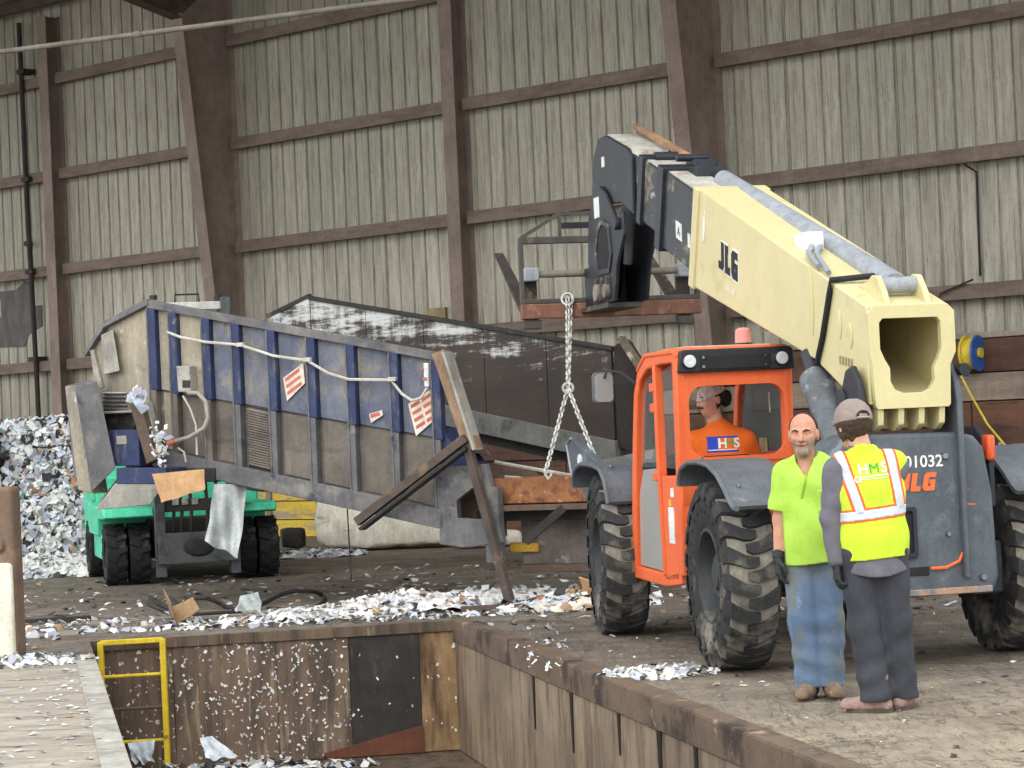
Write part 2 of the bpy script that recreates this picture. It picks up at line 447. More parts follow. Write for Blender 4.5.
for s0, s1, mm in segs:
    p0 = FL + d * (L * s0 + .002); p1 = FL + d * (L * s1 - .002)
    e = n * .02
    b = MB(); z0, z1 = PD + .01, -.10
    b.hexa([p0 + e + Vector((0, 0, z0)), p1 + e + Vector((0, 0, z0)), p1 + Vector((0, 0, z0)), p0 + Vector((0, 0, z0)),
            p0 + e + Vector((0, 0, z1)), p1 + e + Vector((0, 0, z1)), p1 + Vector((0, 0, z1)), p0 + Vector((0, 0, z1))])
    b.build('steel_plate', mm, w, smooth=0, bevel=.004)
p0 = FL + d * (L * .62); p1 = FL + d * (L * .895); e = n * .05
b = MB(); b.hexa([p0 + e + Vector((0, 0, PD + .01)), p1 + e + Vector((0, 0, PD + .01)), p1 + n * .021 + Vector((0, 0, PD + .01)), p0 + n * .021 + Vector((0, 0, PD + .01)),
                  p0 + e + Vector((0, 0, PD + .06)), p1 + e + Vector((0, 0, PD + .26)), p1 + n * .021 + Vector((0, 0, PD + .26)), p0 + n * .021 + Vector((0, 0, PD + .06))])
b.build('kick_plate', 'plate_red', w, smooth=0)
b = MB(); b.beam(FL + n * .02 + Vector((0, 0, -.05)), FR + n * .02 + Vector((0, 0, -.05)), .04, .10); b.build('edge_beam', 'pit_far', w, bevel=.006)
# dusty concrete kerb strips let into the floor beyond the pit
kd = (FR - FL).normalized(); kn = Vector((-kd.y, kd.x, 0)); mat('kerb', (150, 141, 126), (112, 103, 92), nscale=2, stretch=(.5, 2, 1), bump=.5, layers=(((84, 75, 66), 2.5, .5, .64, (.4, 1.6, 1)),))
for s0_, s1_, o_, wd_ in ((-4.5, -.9, .9, .45), (-.88, 1.5, 1.02, .5), (1.52, 3.0, 1.05, .4), (-3.6, .2, 2.1, .35), (.22, 2.6, 2.2, .3)):
    MB().beam(FL + kd * s0_ + kn * o_ + Vector((0, 0, .004)), FL + kd * s1_ + kn * o_ + Vector((0, 0, .004)), wd_, .012).build('kerb_strip', 'kerb', bpy.data.objects['floor'], smooth=0, bevel=.004)
w, d, n, L = pit_wall('wall_pit_right', FR, NR, 'pit_side', 'brown steel lined long side of the pit')
rr = random.Random(5); s = 0.03
while s < L - .1:
    wd = rr.uniform(1.1, 1.6); p0 = FR + d * (s + .005); p1 = FR + d * (min(s + wd, L) - .005); e = n * .02; s += wd
    b = MB(); z0, z1 = PD + .01, -.20
    b.hexa([p0 + Vector((0, 0, z0)), p1 + Vector((0, 0, z0)), p1 + e + Vector((0, 0, z0)), p0 + e + Vector((0, 0, z0)),
            p0 + Vector((0, 0, z1)), p1 + Vector((0, 0, z1)), p1 + e + Vector((0, 0, z1)), p0 + e + Vector((0, 0, z1))])
    b.build('steel_plate', 'pit_side', w, smooth=0, bevel=.004)
for s in (3.3, 4.55, 5.9, 6.9, 7.7):    # black oil runs
    mat('oil', (34, 30, 28), rough=.45)
    p = FR + d * s + n * .024; h = rr.uniform(.3, .6); w0 = rr.uniform(.035, .06)
    b = MB(); b.hexa([p - d * w0 * .12 + Vector((0, 0, -.18 - h)), p + d * w0 * .12 + Vector((0, 0, -.18 - h)), p + d * w0 * .4 + n * .004 + Vector((0, 0, -.18 - h)), p - d * w0 * .4 + n * .004 + Vector((0, 0, -.18 - h)),
                      p - d * w0 + Vector((0, 0, -.18)), p + d * w0 + Vector((0, 0, -.18)), p + d * w0 + n * .004 + Vector((0, 0, -.18)), p - d * w0 + n * .004 + Vector((0, 0, -.18))])
    b.build('oil_run', 'oil', w, smooth=0)
s = 0.0                                   # angle iron along the lip, in lengths
lip = tag(MB().beam(FR + n * .012 + Vector((0, 0, -.09)), NR + n * .012 + Vector((0, 0, -.09)), .022, .2).build('trim_1', 'pit_side', smooth=0), 'rusty steel lip of the pit', kind='structure')
while s < L - .1:
    wd = rr.uniform(1.6, 2.4); p0 = FR + d * (s + .004); p1 = FR + d * (min(s + wd, L) - .004); s += wd
    b = MB(); b.beam(p0 - n * .05 + Vector((0, 0, .008)), p1 - n * .05 + Vector((0, 0, .008)), .16, .022)
    b.beam(p0 + n * .03 + Vector((0, 0, -.09)), p1 + n * .03 + Vector((0, 0, -.09)), .014, .2)
    b.build('lip_angle', 'rust_trim', lip, smooth=0, bevel=.004)
w, d, n, L = pit_wall('wall_pit_left', NL, FL, 'pit_side', 'pit side below the pale concrete slab')
# pale slab to the left of the pit
SL = lambda Y: Vector((-3.59 + (19.29 - Y) * .2132, Y, 0))
b = MB(); pts = [SL(5), SL(19.2), Vector((-9, 18.9, 0)), Vector((-9, 5, 0))]
b.hexa([tuple(p) for p in pts] + [(p.x, p.y, .05) for p in pts])
sl = tag(b.build('floor_slab', 'slab', smooth=0, bevel=.02), 'pale worn concrete slab beside the pit', kind='structure')
b = MB(); b.beam(SL(5) + Vector((-.09, 0, .056)), SL(19.1) + Vector((-.09, 0, .056)), .16, .012); b.build('edge_strip', mat('strip', (176, 172, 162), (142, 136, 126), nscale=6, bump=.5), sl, bevel=.003)

# ------------------------------------------------------------------ the shed wall: its own frame, x along the wall to the right, y outward, z up
WO = Vector((0.06, 36.6, 0)); WA = math.radians(-41.928)
WX = Vector((math.cos(WA), math.sin(WA), 0)); WYv = Vector((-math.sin(WA), math.cos(WA), 0))
def WP(x, y, z): return WO + WX * x + WYv * y + Vector((0, 0, z))
X0, X1, EAVE = -20.13, 15.555, 10.25
b = MB(); b.box(X0, X1, .06, .2, 0, EAVE)
wall = b.build('wall_back', 'cladding', smooth=0); wall.location = WO; wall.rotation_euler = (0, 0, WA)
tag(wall, 'ribbed metal back wall of the shed', kind='structure')
# one cladding sheet: three pans with recessed ribs
def sheet_mb():
    prof = []
    for k in range(3):
        x = k * .305
        prof += [(x + .0, 0.0), (x + .250, 0.0), (x + .262, .032), (x + .292, .032), (x + .304, 0.0)]
    prof.append((.913, 0.0)); b = MB(); n = len(prof)
    for z in (0.0, EAVE): b.v += [(x, y, z) for x, y in prof]
    b.f = [(i, i + 1, n + i + 1, n + i) for i in range(n - 1)]
    return b
proto = sheet_mb().build('cladding_sheet', 'cladding', wall, smooth=0)
proto.location = (X0, 0, 0)
k = 1
while X0 + k * .915 < X1 - .5:
    c = proto.copy(); COL.objects.link(c); c.parent = wall; c.location = (X0 + k * .915, rr.uniform(-.006, .006), 0); k += 1
def col_depth(z): return .60 + (z - 3.5) * .1
for cx in (-17.2, -6.5, 4.2, 14.9):      # tapered frame columns: web, two flanges
    b = MB()
    b.add([(cx - .01, -.0, 0), (cx - .01, -col_depth(0), 0), (cx - .01, -col_depth(9.2), 9.2), (cx - .01, 0, 10.1),
           (cx + .01, 0, 0), (cx + .01, -col_depth(0), 0), (cx + .01, -col_depth(9.2), 9.2), (cx + .01, 0, 10.1)],
          [(0, 1, 2, 3), (7, 6, 5, 4), (0, 4, 5, 1), (1, 5, 6, 2), (2, 6, 7, 3), (3, 7, 4, 0)])
    b.hexa([(cx - .14, -col_depth(0) - .02, 0), (cx + .14, -col_depth(0) - .02, 0), (cx + .14, -col_depth(0), 0), (cx - .14, -col_depth(0), 0),
            (cx - .14, -col_depth(9.2) - .02, 9.2), (cx + .14, -col_depth(9.2) - .02, 9.2), (cx + .14, -col_depth(9.2), 9.2), (cx - .14, -col_depth(9.2), 9.2)])
    b.box(cx - .14, cx + .14, -.02, -.002, 0, 10.1)
    b.build('column', 'column', wall, smooth=0)
    b = MB()                              # rafter springing from the column head toward the open side
    z0 = 9.12
    b.add([(cx - .012, -.0, 10.1), (cx - .012, -1.16, z0), (cx - .012, -11.2, z0 + 2.2), (cx - .012, -11.2, z0 + 2.9), (cx - .012, 0, 10.2),
           (cx + .012, -.0, 10.1), (cx + .012, -1.16, z0), (cx + .012, -11.2, z0 + 2.2), (cx + .012, -11.2, z0 + 2.9), (cx + .012, 0, 10.2)],
          [(0, 1, 2, 3, 4), (9, 8, 7, 6, 5), (0, 5, 6, 1), (1, 6, 7, 2), (2, 7, 8, 3), (3, 8, 9, 4), (4, 9, 5, 0)])
    b.beam((cx, -1.16, z0), (cx, -11.2, z0 + 2.2), .28, .02)
    b.build('rafter', 'rafter', wall, smooth=0)
for px in (-11.5, -.88, 10.1):           # slimmer posts between the frames
    b = MB(); b.box(px - .14, px + .14, -.34, -.32, 0, 10); b.box(px - .14, px + .14, -.022, -.002, 0, 10); b.box(px - .012, px + .012, -.32, -.02, 0, 10)
    b.build('post', 'column', wall, smooth=0)
bays = [(X0, -17.36), (-17.04, -11.66), (-11.34, -6.66), (-6.34, -1.04), (-.72, 4.04), (4.36, 9.94), (10.26, 14.74)]
for gi in range(5):
    z = 1.47 + gi * 1.83
    for x0, x1 in bays:
        b = MB()
        if z < 2: continue
        b.add([(x0, -.002, z + .1), (x0, -.20, z + .1), (x0, -.20, z - .1), (x0, -.13, z - .1), (x0, -.18, z - .08), (x0, -.18, z + .08), (x0, -.002, z + .08)] +
              [(x1, -.002, z + .1), (x1, -.20, z + .1), (x1, -.20, z - .1), (x1, -.13, z - .1), (x1, -.18, z - .08), (x1, -.18, z + .08), (x1, -.002, z + .08)],
              [(i, (i + 1) % 7, 7 + (i + 1) % 7, 7 + i) for i in range(7)] + [tuple(range(7)), tuple(reversed(range(7, 14)))])
        g = b.build('girt', 'girt', wall, smooth=0)
# flange brace at the column head, dark downpipe, thin conduit, painted patch
b = MB(); b.beam((-6.5, -1.2, 9.15), (-7.6, -.2, 9.6), .06, .06); b.build('brace', 'girt', wall)
b = MB(); b.tube([(-12.32, -.25, 10), (-12.30, -.25, 6.5), (-12.22, -.25, 3.0), (-12.2, -.25, 0)], .05, 8)
for z in (9.0, 6.9, 5.1, 3.4): b.box(-12.38, -12.16, -.31, -.02, z, z + .09)
b.build('downpipe', 'dark_pipe', wall)
b = MB(); b.tube([(8.45, -.24, 5.0), (8.52, -.05, 4.9), (8.5, -.05, 3.5)], .018, 6); b.tube([(8.5, -.24, 3.45), (8.0, -.25, 3.3), (7.85, -.3, 2.95), (8.05, -.3, 2.7)], .014, 6)
b.build('conduit', 'dark_pipe', wall)
b = MB(); poly = [(-13.9, 3.95), (-13.75, 3.75), (-12.9, 3.72), (-12.75, 3.95), (-12.3, 4.1), (-12.28, 4.5), (-12.52, 4.5), (-12.55, 4.98), (-12.8, 5.0), (-13.1, 4.86), (-13.9, 4.86)]
b.prism(poly, lambda u, v, dd: (u, dd, v), -.012, -.003); b.build('paint_patch', 'paint_patch', wall, smooth=0)
b = MB(); b.box(-13.9, -13.62, -.018, -.003, 4.35, 4.7); b.build('patch_sheet', 'cladding', wall, smooth=0)
b = MB(); b.box(-1.85, -1.42, -.06, -.004, 3.52, 3.74); b.build('junction_box', mat('box_tan', (150, 134, 98), (124, 108, 80)), wall, bevel=.008)
b = MB(); b.cyl((-12.55, -.05, 5.72), (-12.55, -.15, 5.72), .07, .05, 12); b.build('wall_fitting', 'dark_pipe', wall)

# push wall of heavy boards along the foot of the back wall
b = MB(); b.box(-6.9, X1, -.16, -.02, 0, 2.62)
pw = b.build('wall_push', 'board', smooth=0); pw.location = WO; pw.rotation_euler = (0, 0, WA)
tag(pw, 'push wall of heavy horizontal boards at the foot of the back wall', kind='structure')
rows = [(0, .3), (.3, .62), (.62, 1.2), (1.2, 1.82), (1.82, 2.2), (2.2, 2.66)]
for ri, (z0, z1) in enumerate(rows):
    x = -6.9
    while x < X1 - .1:
        ln = 5.7 if x < -2 else rr.choice([2.4, 3.0, 3.6]); xe = min(x + ln, X1)
        b = MB(); b.box(x + .008, xe - .008, -.27 + rr.uniform(-.012, .012), -.162, z0 + .008, z1 - .008)
        b.build('board', 'board_yellow' if x < -4 and z1 < 2 else ('board_grey' if ri == 4 else 'board'), pw, smooth=0, bevel=.01)
        x = xe
b = MB(); b.box(-6.9, X1, -.30, -.02, 2.66, 2.74); b.build('cap_rail', 'cap_rail', pw, bevel=.01)
b = MB(); b.box(-5.68, -5.56, -.33, -.27, 0, 1.6); b.build('batten', 'board_grey', pw, bevel=.01)

# roof over the inner part of the shed, cut short to let sky light in
b = MB()
def rp(x, D, z): return WP(x, -D, z)
b.hexa([rp(X0, 11.3, 12.18), rp(X1, 11.3, 12.18), rp(X1, -.3, 10.28), rp(X0, -.3, 10.28), rp(X0, 11.3, 12.28), rp(X1, 11.3, 12.28), rp(X1, -.3, 10.38), rp(X0, -.3, 10.38)])
roof = tag(b.build('ceiling', 'roof_sheet', smooth=0), 'sheet metal shed roof on brown purlins', kind='structure')
for i in range(6):
    D = .4 + i * 2.1; z = 10.28 + (D + .3) * .1636 - .12
    MB().beam(rp(X0, D, z), rp(X1, D, z), .07, .2).build('purlin', 'rafter', roof, smooth=0)
# long pipe hung across the bay
pa, pb = at(0, 52, 30.0), at(400, 0.5, 27.35); dd = (pb - pa).normalized()
p = thing('hanging_pipe', 'long pale pipe hung high across the left of the shed', 'pipe')
b = MB(); b.cyl(pa - dd * 6, pb + dd * 8, .034, n=10); b.build('pipe_run', 'pipe', p)
for s in (2.2, 9.0):
    c = pa + dd * s; MB().cyl(c - dd * .05, c + dd * .05, .046, n=10).build('coupling', 'pipe', p)
for s in (-3.0, 7.2, 12):
    c = pa + dd * s; MB().cyl(c, c + Vector((0, 0, 4.2 if s < 5 else 4.6)), .008, n=6).build('hanger_rod', 'dark_pipe', p)
# ------------------------------------------------------------------ telehandler: its own frame, x forward, y left, z up, origin under the rear axle
mat('orange', (230, 106, 58), (220, 98, 52), rough=.5, grain=.45, nscale=2, layers=(((206, 128, 96), 3, .60, .74, (1, 1, 1)), ((170, 96, 64), 12, .68, .74, (1, 1, 1))), bump=.1)
mat('cream', (208, 197, 150), (202, 190, 143), rough=.5, grain=.25, nscale=1.5, layers=(((186, 168, 118), 2.5, .58, .74, (1, 1, 1)), ((150, 128, 86), 14, .71, .76, (1, 1, 1))), bump=.08)
mat('slate', (92, 99, 106), (78, 84, 90), rough=.55, nscale=2, layers=(((132, 138, 142), 2.5, .58, .74, (1, 1, 1)), ((60, 62, 64), 9, .62, .72, (1, 1, 1))), bump=.12)
mat('slate_scraped', (92, 99, 106), (78, 84, 90), rough=.55, nscale=2, layers=(((126, 134, 140), 2.5, .56, .74, (1, 1, 1)), ((196, 108, 66), 4, .69, .715, (1, 1, 2.5)), ((158, 160, 160), 6, .70, .73, (1, 1, 3))), bump=.12)
mat('black_steel', (44, 47, 54), (34, 36, 42), rough=.5, nscale=3, layers=(((92, 88, 82), 3, .60, .74, (1, 1, 1)),), bump=.12)
mat('boom_black', (58, 60, 64), (44, 46, 50), rough=.5, nscale=2, layers=(((150, 132, 108), 2.2, .54, .66, (1, 1, 2)), ((190, 190, 184), 3, .62, .70, (1, 1, 1.5))), bump=.15)
mat('boom_top_lit', (196, 194, 184), (150, 144, 132), rough=.6, nscale=3, layers=(((128, 92, 62), 2.5, .56, .66, (1, 1, 1)),))  # whitish tops: light from above put into the colour, with rust blotches
mat('fender', (98, 102, 107), (82, 86, 92), rough=.5, nscale=3, layers=(((150, 152, 152), 5, .62, .76, (1, 1, 1)),), bump=.12)
mat('tyre', (58, 58, 58), (44, 44, 45), rough=.9, nscale=4, layers=(((140, 132, 120), 3.0, .52, .70, (1, 1, 1)),), bump=.4, spec=.2)
mat('tyre_tread', (64, 64, 64), (50, 50, 50), rough=.9, nscale=4, layers=(((122, 116, 106), 3.5, .55, .75, (1, 1, 1)),), bump=.4, spec=.2)
mat('tyre_groove', (160, 152, 140), (96, 92, 86), rough=.95, nscale=5, bump=.4, spec=.1)
mat('rim', (60, 62, 64), (46, 48, 50), rough=.6, layers=(((104, 98, 90), 4, .56, .7, (1, 1, 1)),))
mat('cyl_grey', (156, 160, 166), (140, 144, 150), rough=.45, nscale=4, layers=(((116, 120, 126), 5, .6, .7, (1, 1, 1)),), bump=.05)
mat('cyl_dark', (104, 108, 112), (84, 88, 92), rough=.5, nscale=6, layers=(((136, 140, 142), 9, .56, .66, (1, 1, 1)),), bump=.2)
mat('chrome', (150, 150, 152), rough=.25, metal=.8, bump=0)
mat('white_label', (226, 228, 224), (206, 208, 206), bump=.05)
mat('ink', (40, 40, 44), bump=0)
mat('ink_grey', (120, 120, 118), bump=0)
mat('logo_orange', (236, 112, 62), (226, 104, 58), bump=0)
mat('logo_white', (238, 238, 236), bump=0)
mat('seat_black', (38, 38, 42), (30, 30, 33))
mat('rust_bar', (140, 96, 76), (116, 82, 68), nscale=3, layers=(((166, 126, 104), 4, .55, .68, (1, 1, 1)), ((88, 76, 70), 5, .6, .68, (1, 1, 1))), bump=.3)
mat('frame_steel', (88, 84, 80), (66, 64, 62), nscale=3, layers=(((128, 104, 86), 3, .57, .68, (1, 1, 1)),), bump=.2)
mat('lamp_glass', (228, 232, 232), rough=.15, bump=0)
mat('beacon_red', (222, 150, 140), (206, 130, 120), rough=.3, bump=0)
mat('tail_orange', (226, 92, 48), rough=.3, bump=0)
def glass(name, col, alpha_mix):
    m = bpy.data.materials.new(name); m.use_nodes = True; t = NT(m); MATS[name] = m
    out = t.n['Material Output']; tr = t.new('ShaderNodeBsdfTransparent'); mx = t.new('ShaderNodeMixShader')
    t.b.inputs['Base Color'].default_value = lin(col); t.b.inputs['Roughness'].default_value = .15
    mx.inputs[0].default_value = alpha_mix
    t.link(tr.outputs[0], mx.inputs[1]); t.link(t.b.outputs[0], mx.inputs[2]); t.link(mx.outputs[0], out.inputs[0]); return m
glass('glass_clear', (150, 165, 165), .12)
glass('glass_tint', (84, 98, 96), .62)
glass('glass_dusty', (176, 176, 172), .72)

TH = thing('telehandler', 'cream boom telehandler with an orange cab and big muddy tyres', 'telehandler', (2.53, 16.71, 0), math.radians(103))
XZ = lambda u, v, d: (u, d, v)            # profile in x,z, depth along y
YZ = lambda u, v, d: (d, u, v)            # profile in y,z, depth along x

# wheels
TR, TW = .675, .38
def tyre(name, x, y, steer, out, parent):
    e = bpy.data.objects
    prof = [(.33, -.15), (.36, -.175), (.5, -.19), (.6, -.185), (.625, -.17), (.635, -.1), (.638, 0), (.635, .1), (.625, .17), (.6, .185), (.5, .19), (.36, .175), (.33, .15)]
    b = MB(); b.lathe(prof, (0, 0, 0), (0, 1, 0), 56)
    t = b.build(name, 'tyre', parent); t.location = (x, y, TR); t.rotation_euler = (0, 0, steer)
    bg = MB(); bg.lathe([(.630, -.168), (.641, -.1), (.643, 0), (.641, .1), (.630, .168)], (0, 0, 0), (0, 1, 0), 56, closed=False)
    bg.build('mud_coat', 'tyre_groove', t)
    bl = MB(); N = 21                     # heavy curved lugs, alternating sides
    for i in range(N):
        for sd in (-1, 1):
            a0 = 2 * math.pi * (i + (.5 if sd > 0 else 0)) / N
            ys = [.188, .17, .12, .06, .0, -.04]; da = [.0, .02, .055, .10, .115, .10]; hw = [.085, .088, .075, .066, .058, .04]; hr = [.55, .668, .675, .675, .674, .668]
            vs = []
            for j in range(6):
                for r, w in ((.55 if j == 0 else .62, hw[j] * 1.1), (hr[j] if j else .6, hw[j])):
                    for q_ in (-1, 1):
                        a = a0 + da[j] + q_ * w; vs.append((r * math.cos(a), sd * (ys[j] + (.012 if j == 0 else 0)), r * math.sin(a)))
            fs = []
            for j in range(5):
                o0, o1 = j * 4, j * 4 + 4; fs += [(o0 + 2, o0 + 3, o1 + 3, o1 + 2), (o0, o0 + 2, o1 + 2, o1), (o0 + 3, o0 + 1, o1 + 1, o1 + 3)]
            fs += [(0, 1, 3, 2), (20, 22, 23, 21)]; bl.add(vs, fs)
    tag(bl.build('tread', 'tyre_tread', t, smooth=25), kind='stuff')
    b = MB(); s_ = out
    b.lathe([(.335, s_ * .15), (.345, s_ * .165), (.32, s_ * .17), (.30, s_ * .12), (.27, -s_ * .05), (.12, -s_ * .06), (.12, -s_ * .08), (.335, -s_ * .10)], (0, 0, 0), (0, 1, 0), 40)
    b.build('rim', 'rim', t)
    b = MB(); b.cyl((0, -s_ * .06, 0), (0, s_ * .10, 0), .17, .155, 24); b.cyl((0, s_ * .10, 0), (0, s_ * .125, 0), .11, .09, 20)
    for k in range(10):
        a = 2 * math.pi * k / 10; b.cyl((.205 * math.cos(a), -s_ * .06, .205 * math.sin(a)), (.205 * math.cos(a), -s_ * .02, .205 * math.sin(a)), .016, n=6)
    b.build('hub', 'rim', t)
    b = MB()
    for k in range(26):                    # raised sidewall studs
        a = 2 * math.pi * k / 26
        for r in (.47, .565): b.cyl((r * math.cos(a), s_ * .18, r * math.sin(a)), (r * math.cos(a), s_ * .197, r * math.sin(a)), .013, n=6)
    tag(b.build('sidewall_studs', 'tyre', t), kind='stuff')
    return t
tyre('rear_wheel', 0, 1.05, math.radians(-4), 1, TH)
tyre('rear_wheel', 0, -1.08, math.radians(-4), -1, TH)
tyre('front_wheel', 3.14, 1.02, math.radians(-9), 1, TH)
tyre('front_wheel', 3.14, -1.05, math.radians(-9), -1, TH)
# running gear
b = MB(); b.box(-.5, 3.9, -.36, .36, .62, .98); b.box(3.9, 4.25, -.5, .5, .6, 1.0); b.build('chassis', 'black_steel', TH, bevel=.02)
for x in (0, 3.14):
    b = MB(); b.cyl((x, -.85, .675), (x, .85, .675), .09, n=16); b.cyl((x, -.16, .675), (x, .16, .675), .2, n=16)
    for s_ in (-1, 1): b.cyl((x, s_ * .66, .675), (x, s_ * .92, .675), .17, .2, 16); b.box(x - .1, x + .1, s_ * .55, s_ * .72, .5, .86)
    b.build('axle', 'black_steel', TH, bevel=.01)
b = MB(); b.cyl((-.22, -.2, .62), (-.22, -.9, .62), .045, n=10); b.box(-.34, -.12, -.92, -.66, .45, .82); b.build('steering_knuckle', 'slate', TH, bevel=.02)
# engine housing on the right
b = MB(); b.prism([(.75, .7), (2.3, .7), (2.3, 1.35), (1.9, 1.5), (.75, 1.52)], XZ, -1.15, -.45); b.build('engine_housing', 'slate', TH, bevel=.04)
# rear counterweight
b = MB()
prof = [(.60, .56), (.60, 1.5), (.52, 1.6), (.40, 1.645), (-.34, 1.63), (-.46, 1.60), (-.53, 1.52), (-.58, 1.2), (-.60, .62), (-.56, .52), (.2, .50), (.5, .51)]
b.prism(prof, YZ, -.9, -.42); cw = b.build('counterweight', 'slate_scraped', TH, bevel=.03, seg=3)
b = MB(); b.ring(rrect(.0, .17, .78, 1.13, .02), rrect(.03, .145, .81, 1.10, .015), YZ, -.925, -.9); b.build('recess_frame', 'black_steel', cw, bevel=.004)
b = MB(); b.box(-.906, -.899, .03, .145, .81, 1.10); b.build('recess', 'seat_black', cw)
b = MB(); b.box(-.912, -.904, .07, .145, .82, .98); b.build('lock_plate', 'fender', cw, bevel=.003)
b = MB(); b.box(-.908, -.898, -.08, .26, .655, .715); b.build('tow_slot', 'seat_black', cw, bevel=.004)
b = MB(); b.tube([(-.91, -.09, .70), (-.912, -.2, .70), (-.912, -.3, .74), (-.912, -.345, .82)], .012, 6); b.build('scraped_weld', 'logo_orange', cw)
b = MB(); b.box(-.915, -.9, -.54, .55, .515, .56); b.build('bumper_edge', mat('scuffed', (172, 136, 112), (120, 122, 122), nscale=6, lo=.42, hi=.55), cw, bevel=.006)
for (y, z, r) in ((-.23, 1.47, .028), (-.475, .62, .03), (.30, 1.5, .02), (-.23, .93, .02)):
    b = MB(); b.cyl((-.9, y, z), (-.93, y, z), r, r * .7, 10); b.build('bolt', 'chrome', cw)
# lettering on the counterweight
JLG = [[(0, 0), (.42, 0), (.6, .16), (.6, 1), (.3, 1), (.3, .27), (0, .27)],
       [(.72, 0), (1.28, 0), (1.28, .27), (1.02, .27), (1.02, 1), (.72, 1)],
       [(1.4, .16), (1.56, 0), (2.1, 0), (2.1, .6), (1.76, .6), (1.76, .40), (1.83, .40), (1.83, .26), (1.7, .26), (1.7, .74), (2.1, .74), (2.1, 1), (1.56, 1), (1.4, .84)]]
for L_ in JLG:
    b = MB(); b.prism([(u + .18 * v, v) for u, v in L_], lambda u, v, d: (-.903 - d, .125 - u * .128, 1.235 + v * .125), 0, .004); b.build('logo_letter', 'logo_orange', cw, smooth=0)
text_mb('101032', lambda u, v, d: (-.901 - d, .125 - u, 1.40 + v), .115, .012).build('number_lettering', 'logo_white', cw, smooth=0)
# boom towers either side of the boom foot
for y, x1 in ((.36, -.05), (-.345, -.05)):
    b = MB(); b.prism([(-.955, .62), (-.955, 1.85), (-.90, 2.02), (-.80, 2.12), (-.68, 2.09), (-.54, 1.88), (-.48, 1.5), (-.4, .9)], XZ, y - .022, y + .022)
    b.build('boom_tower', 'black_steel' if y > 0 else 'slate', TH, bevel=.012)
    b = MB(); b.cyl((-.62, y - .05, 1.88), (-.62, y + .05, 1.88), .085, n=18); b.build('pivot_pin', 'black_steel', TH, bevel=.01)
b = MB(); b.cyl((-.94, -.40, 2.06), (-.78, -.40, 2.06), .042, .042, 14); b.build('rear_lamp', 'black_steel', TH)
# boom
HW = .30
st = [(-.93, 2.52, -.90, 1.84), (-.35, 2.71, -.42, 1.97), (0.0, 2.83, .11, 2.19), (2.66, 3.71, 3.02, 2.93)]
b = MB(); T_ = .025
for k, (xt, zt, xb, zb) in enumerate(st):
    for hw, tz in ((HW, 0), (HW - T_, T_)):
        b.v += [(xt, hw, zt - tz), (xt, -hw, zt - tz), (xb, -hw, zb + tz), (xb, hw, zb + tz)]
for k in range(len(st) - 1):
    o0, o1 = k * 8, k * 8 + 8
    for i in range(4):
        j = (i + 1) % 4; b.f += [(o0 + i, o0 + j, o1 + j, o1 + i), (o0 + 4 + i, o1 + 4 + i, o1 + 4 + j, o0 + 4 + j)]
for o0 in (0, (len(st) - 1) * 8):
    for i in range(4): j = (i + 1) % 4; b.f.append((o0 + i, o0 + 4 + i, o0 + 4 + j, o0 + j))
boom = b.build('boom_base', 'cream', TH, smooth=20, bevel=.012)
# rear frame of the boom with its keyhole opening
b = MB()
inner = [(-.20, 2.43), (-.225, 2.40), (-.225, 2.22), (-.20, 2.15), (-.165, 2.09), (-.165, 2.0), (-.13, 1.94), (-.07, 1.915), (.07, 1.915), (.13, 1.94), (.16, 2.0), (.16, 2.09), (.195, 2.15), (.225, 2.22), (.225, 2.40), (.20, 2.43)]
outer = [(-.28, 2.52), (-.33, 2.47), (-.33, 2.19), (-.285, 2.10), (-.275, 1.83), (-.26, 1.81), (.26, 1.81), (.275, 1.83), (.285, 2.10), (.30, 2.19), (.30, 2.47), (.26, 2.52)]
b.ring(outer, inner, YZ, -.96, -.905); b.build('rear_frame', 'cream', boom, bevel=.012)
for y in (-.22, -.07, .08, .23):
    b = MB(); b.prism([(-.94, 1.83), (-.92, 1.70), (-.84, 1.655), (-.6, 1.66), (-.5, 1.75), (-.5, 1.94), (-.9, 1.86)], XZ, y - .022, y + .022); b.build('pivot_rib', 'cream', boom, bevel=.006)
b = MB(); b.box(-.72, -.52, -.25, .25, 1.67, 1.80); b.build('pivot_block', 'cream', boom, bevel=.01)
b = MB(); b.beam((-.8, .09, 1.83), (2.2, .09, 2.95), .05, .06); b.beam((-.8, -.03, 1.83), (2.2, -.03, 2.95), .03, .05); b.build('inner_hose_rail', 'black_steel', boom)
for y in (-.17, .13):
    b = MB(); b.prism([(-.92, 2.50), (-.86, 2.62), (-.76, 2.735), (-.68, 2.745), (-.6, 2.71), (-.42, 2.69)], XZ, y - .022, y + .022); b.build('pin_ear', 'cream', boom, bevel=.008)
b = MB(); b.cyl((-.72, -.15, 2.67), (-.72, .11, 2.67), .058, n=18); b.build('ear_pin', 'cyl_grey', boom)
b = MB(); b.ring([(2.52, 3.73), (2.69, 3.79), (3.09, 2.86), (2.92, 2.81)], [(2.6, 3.70), (2.66, 3.72), (3.0, 2.95), (2.94, 2.93)], XZ, HW + .004, HW + .03) if False else None
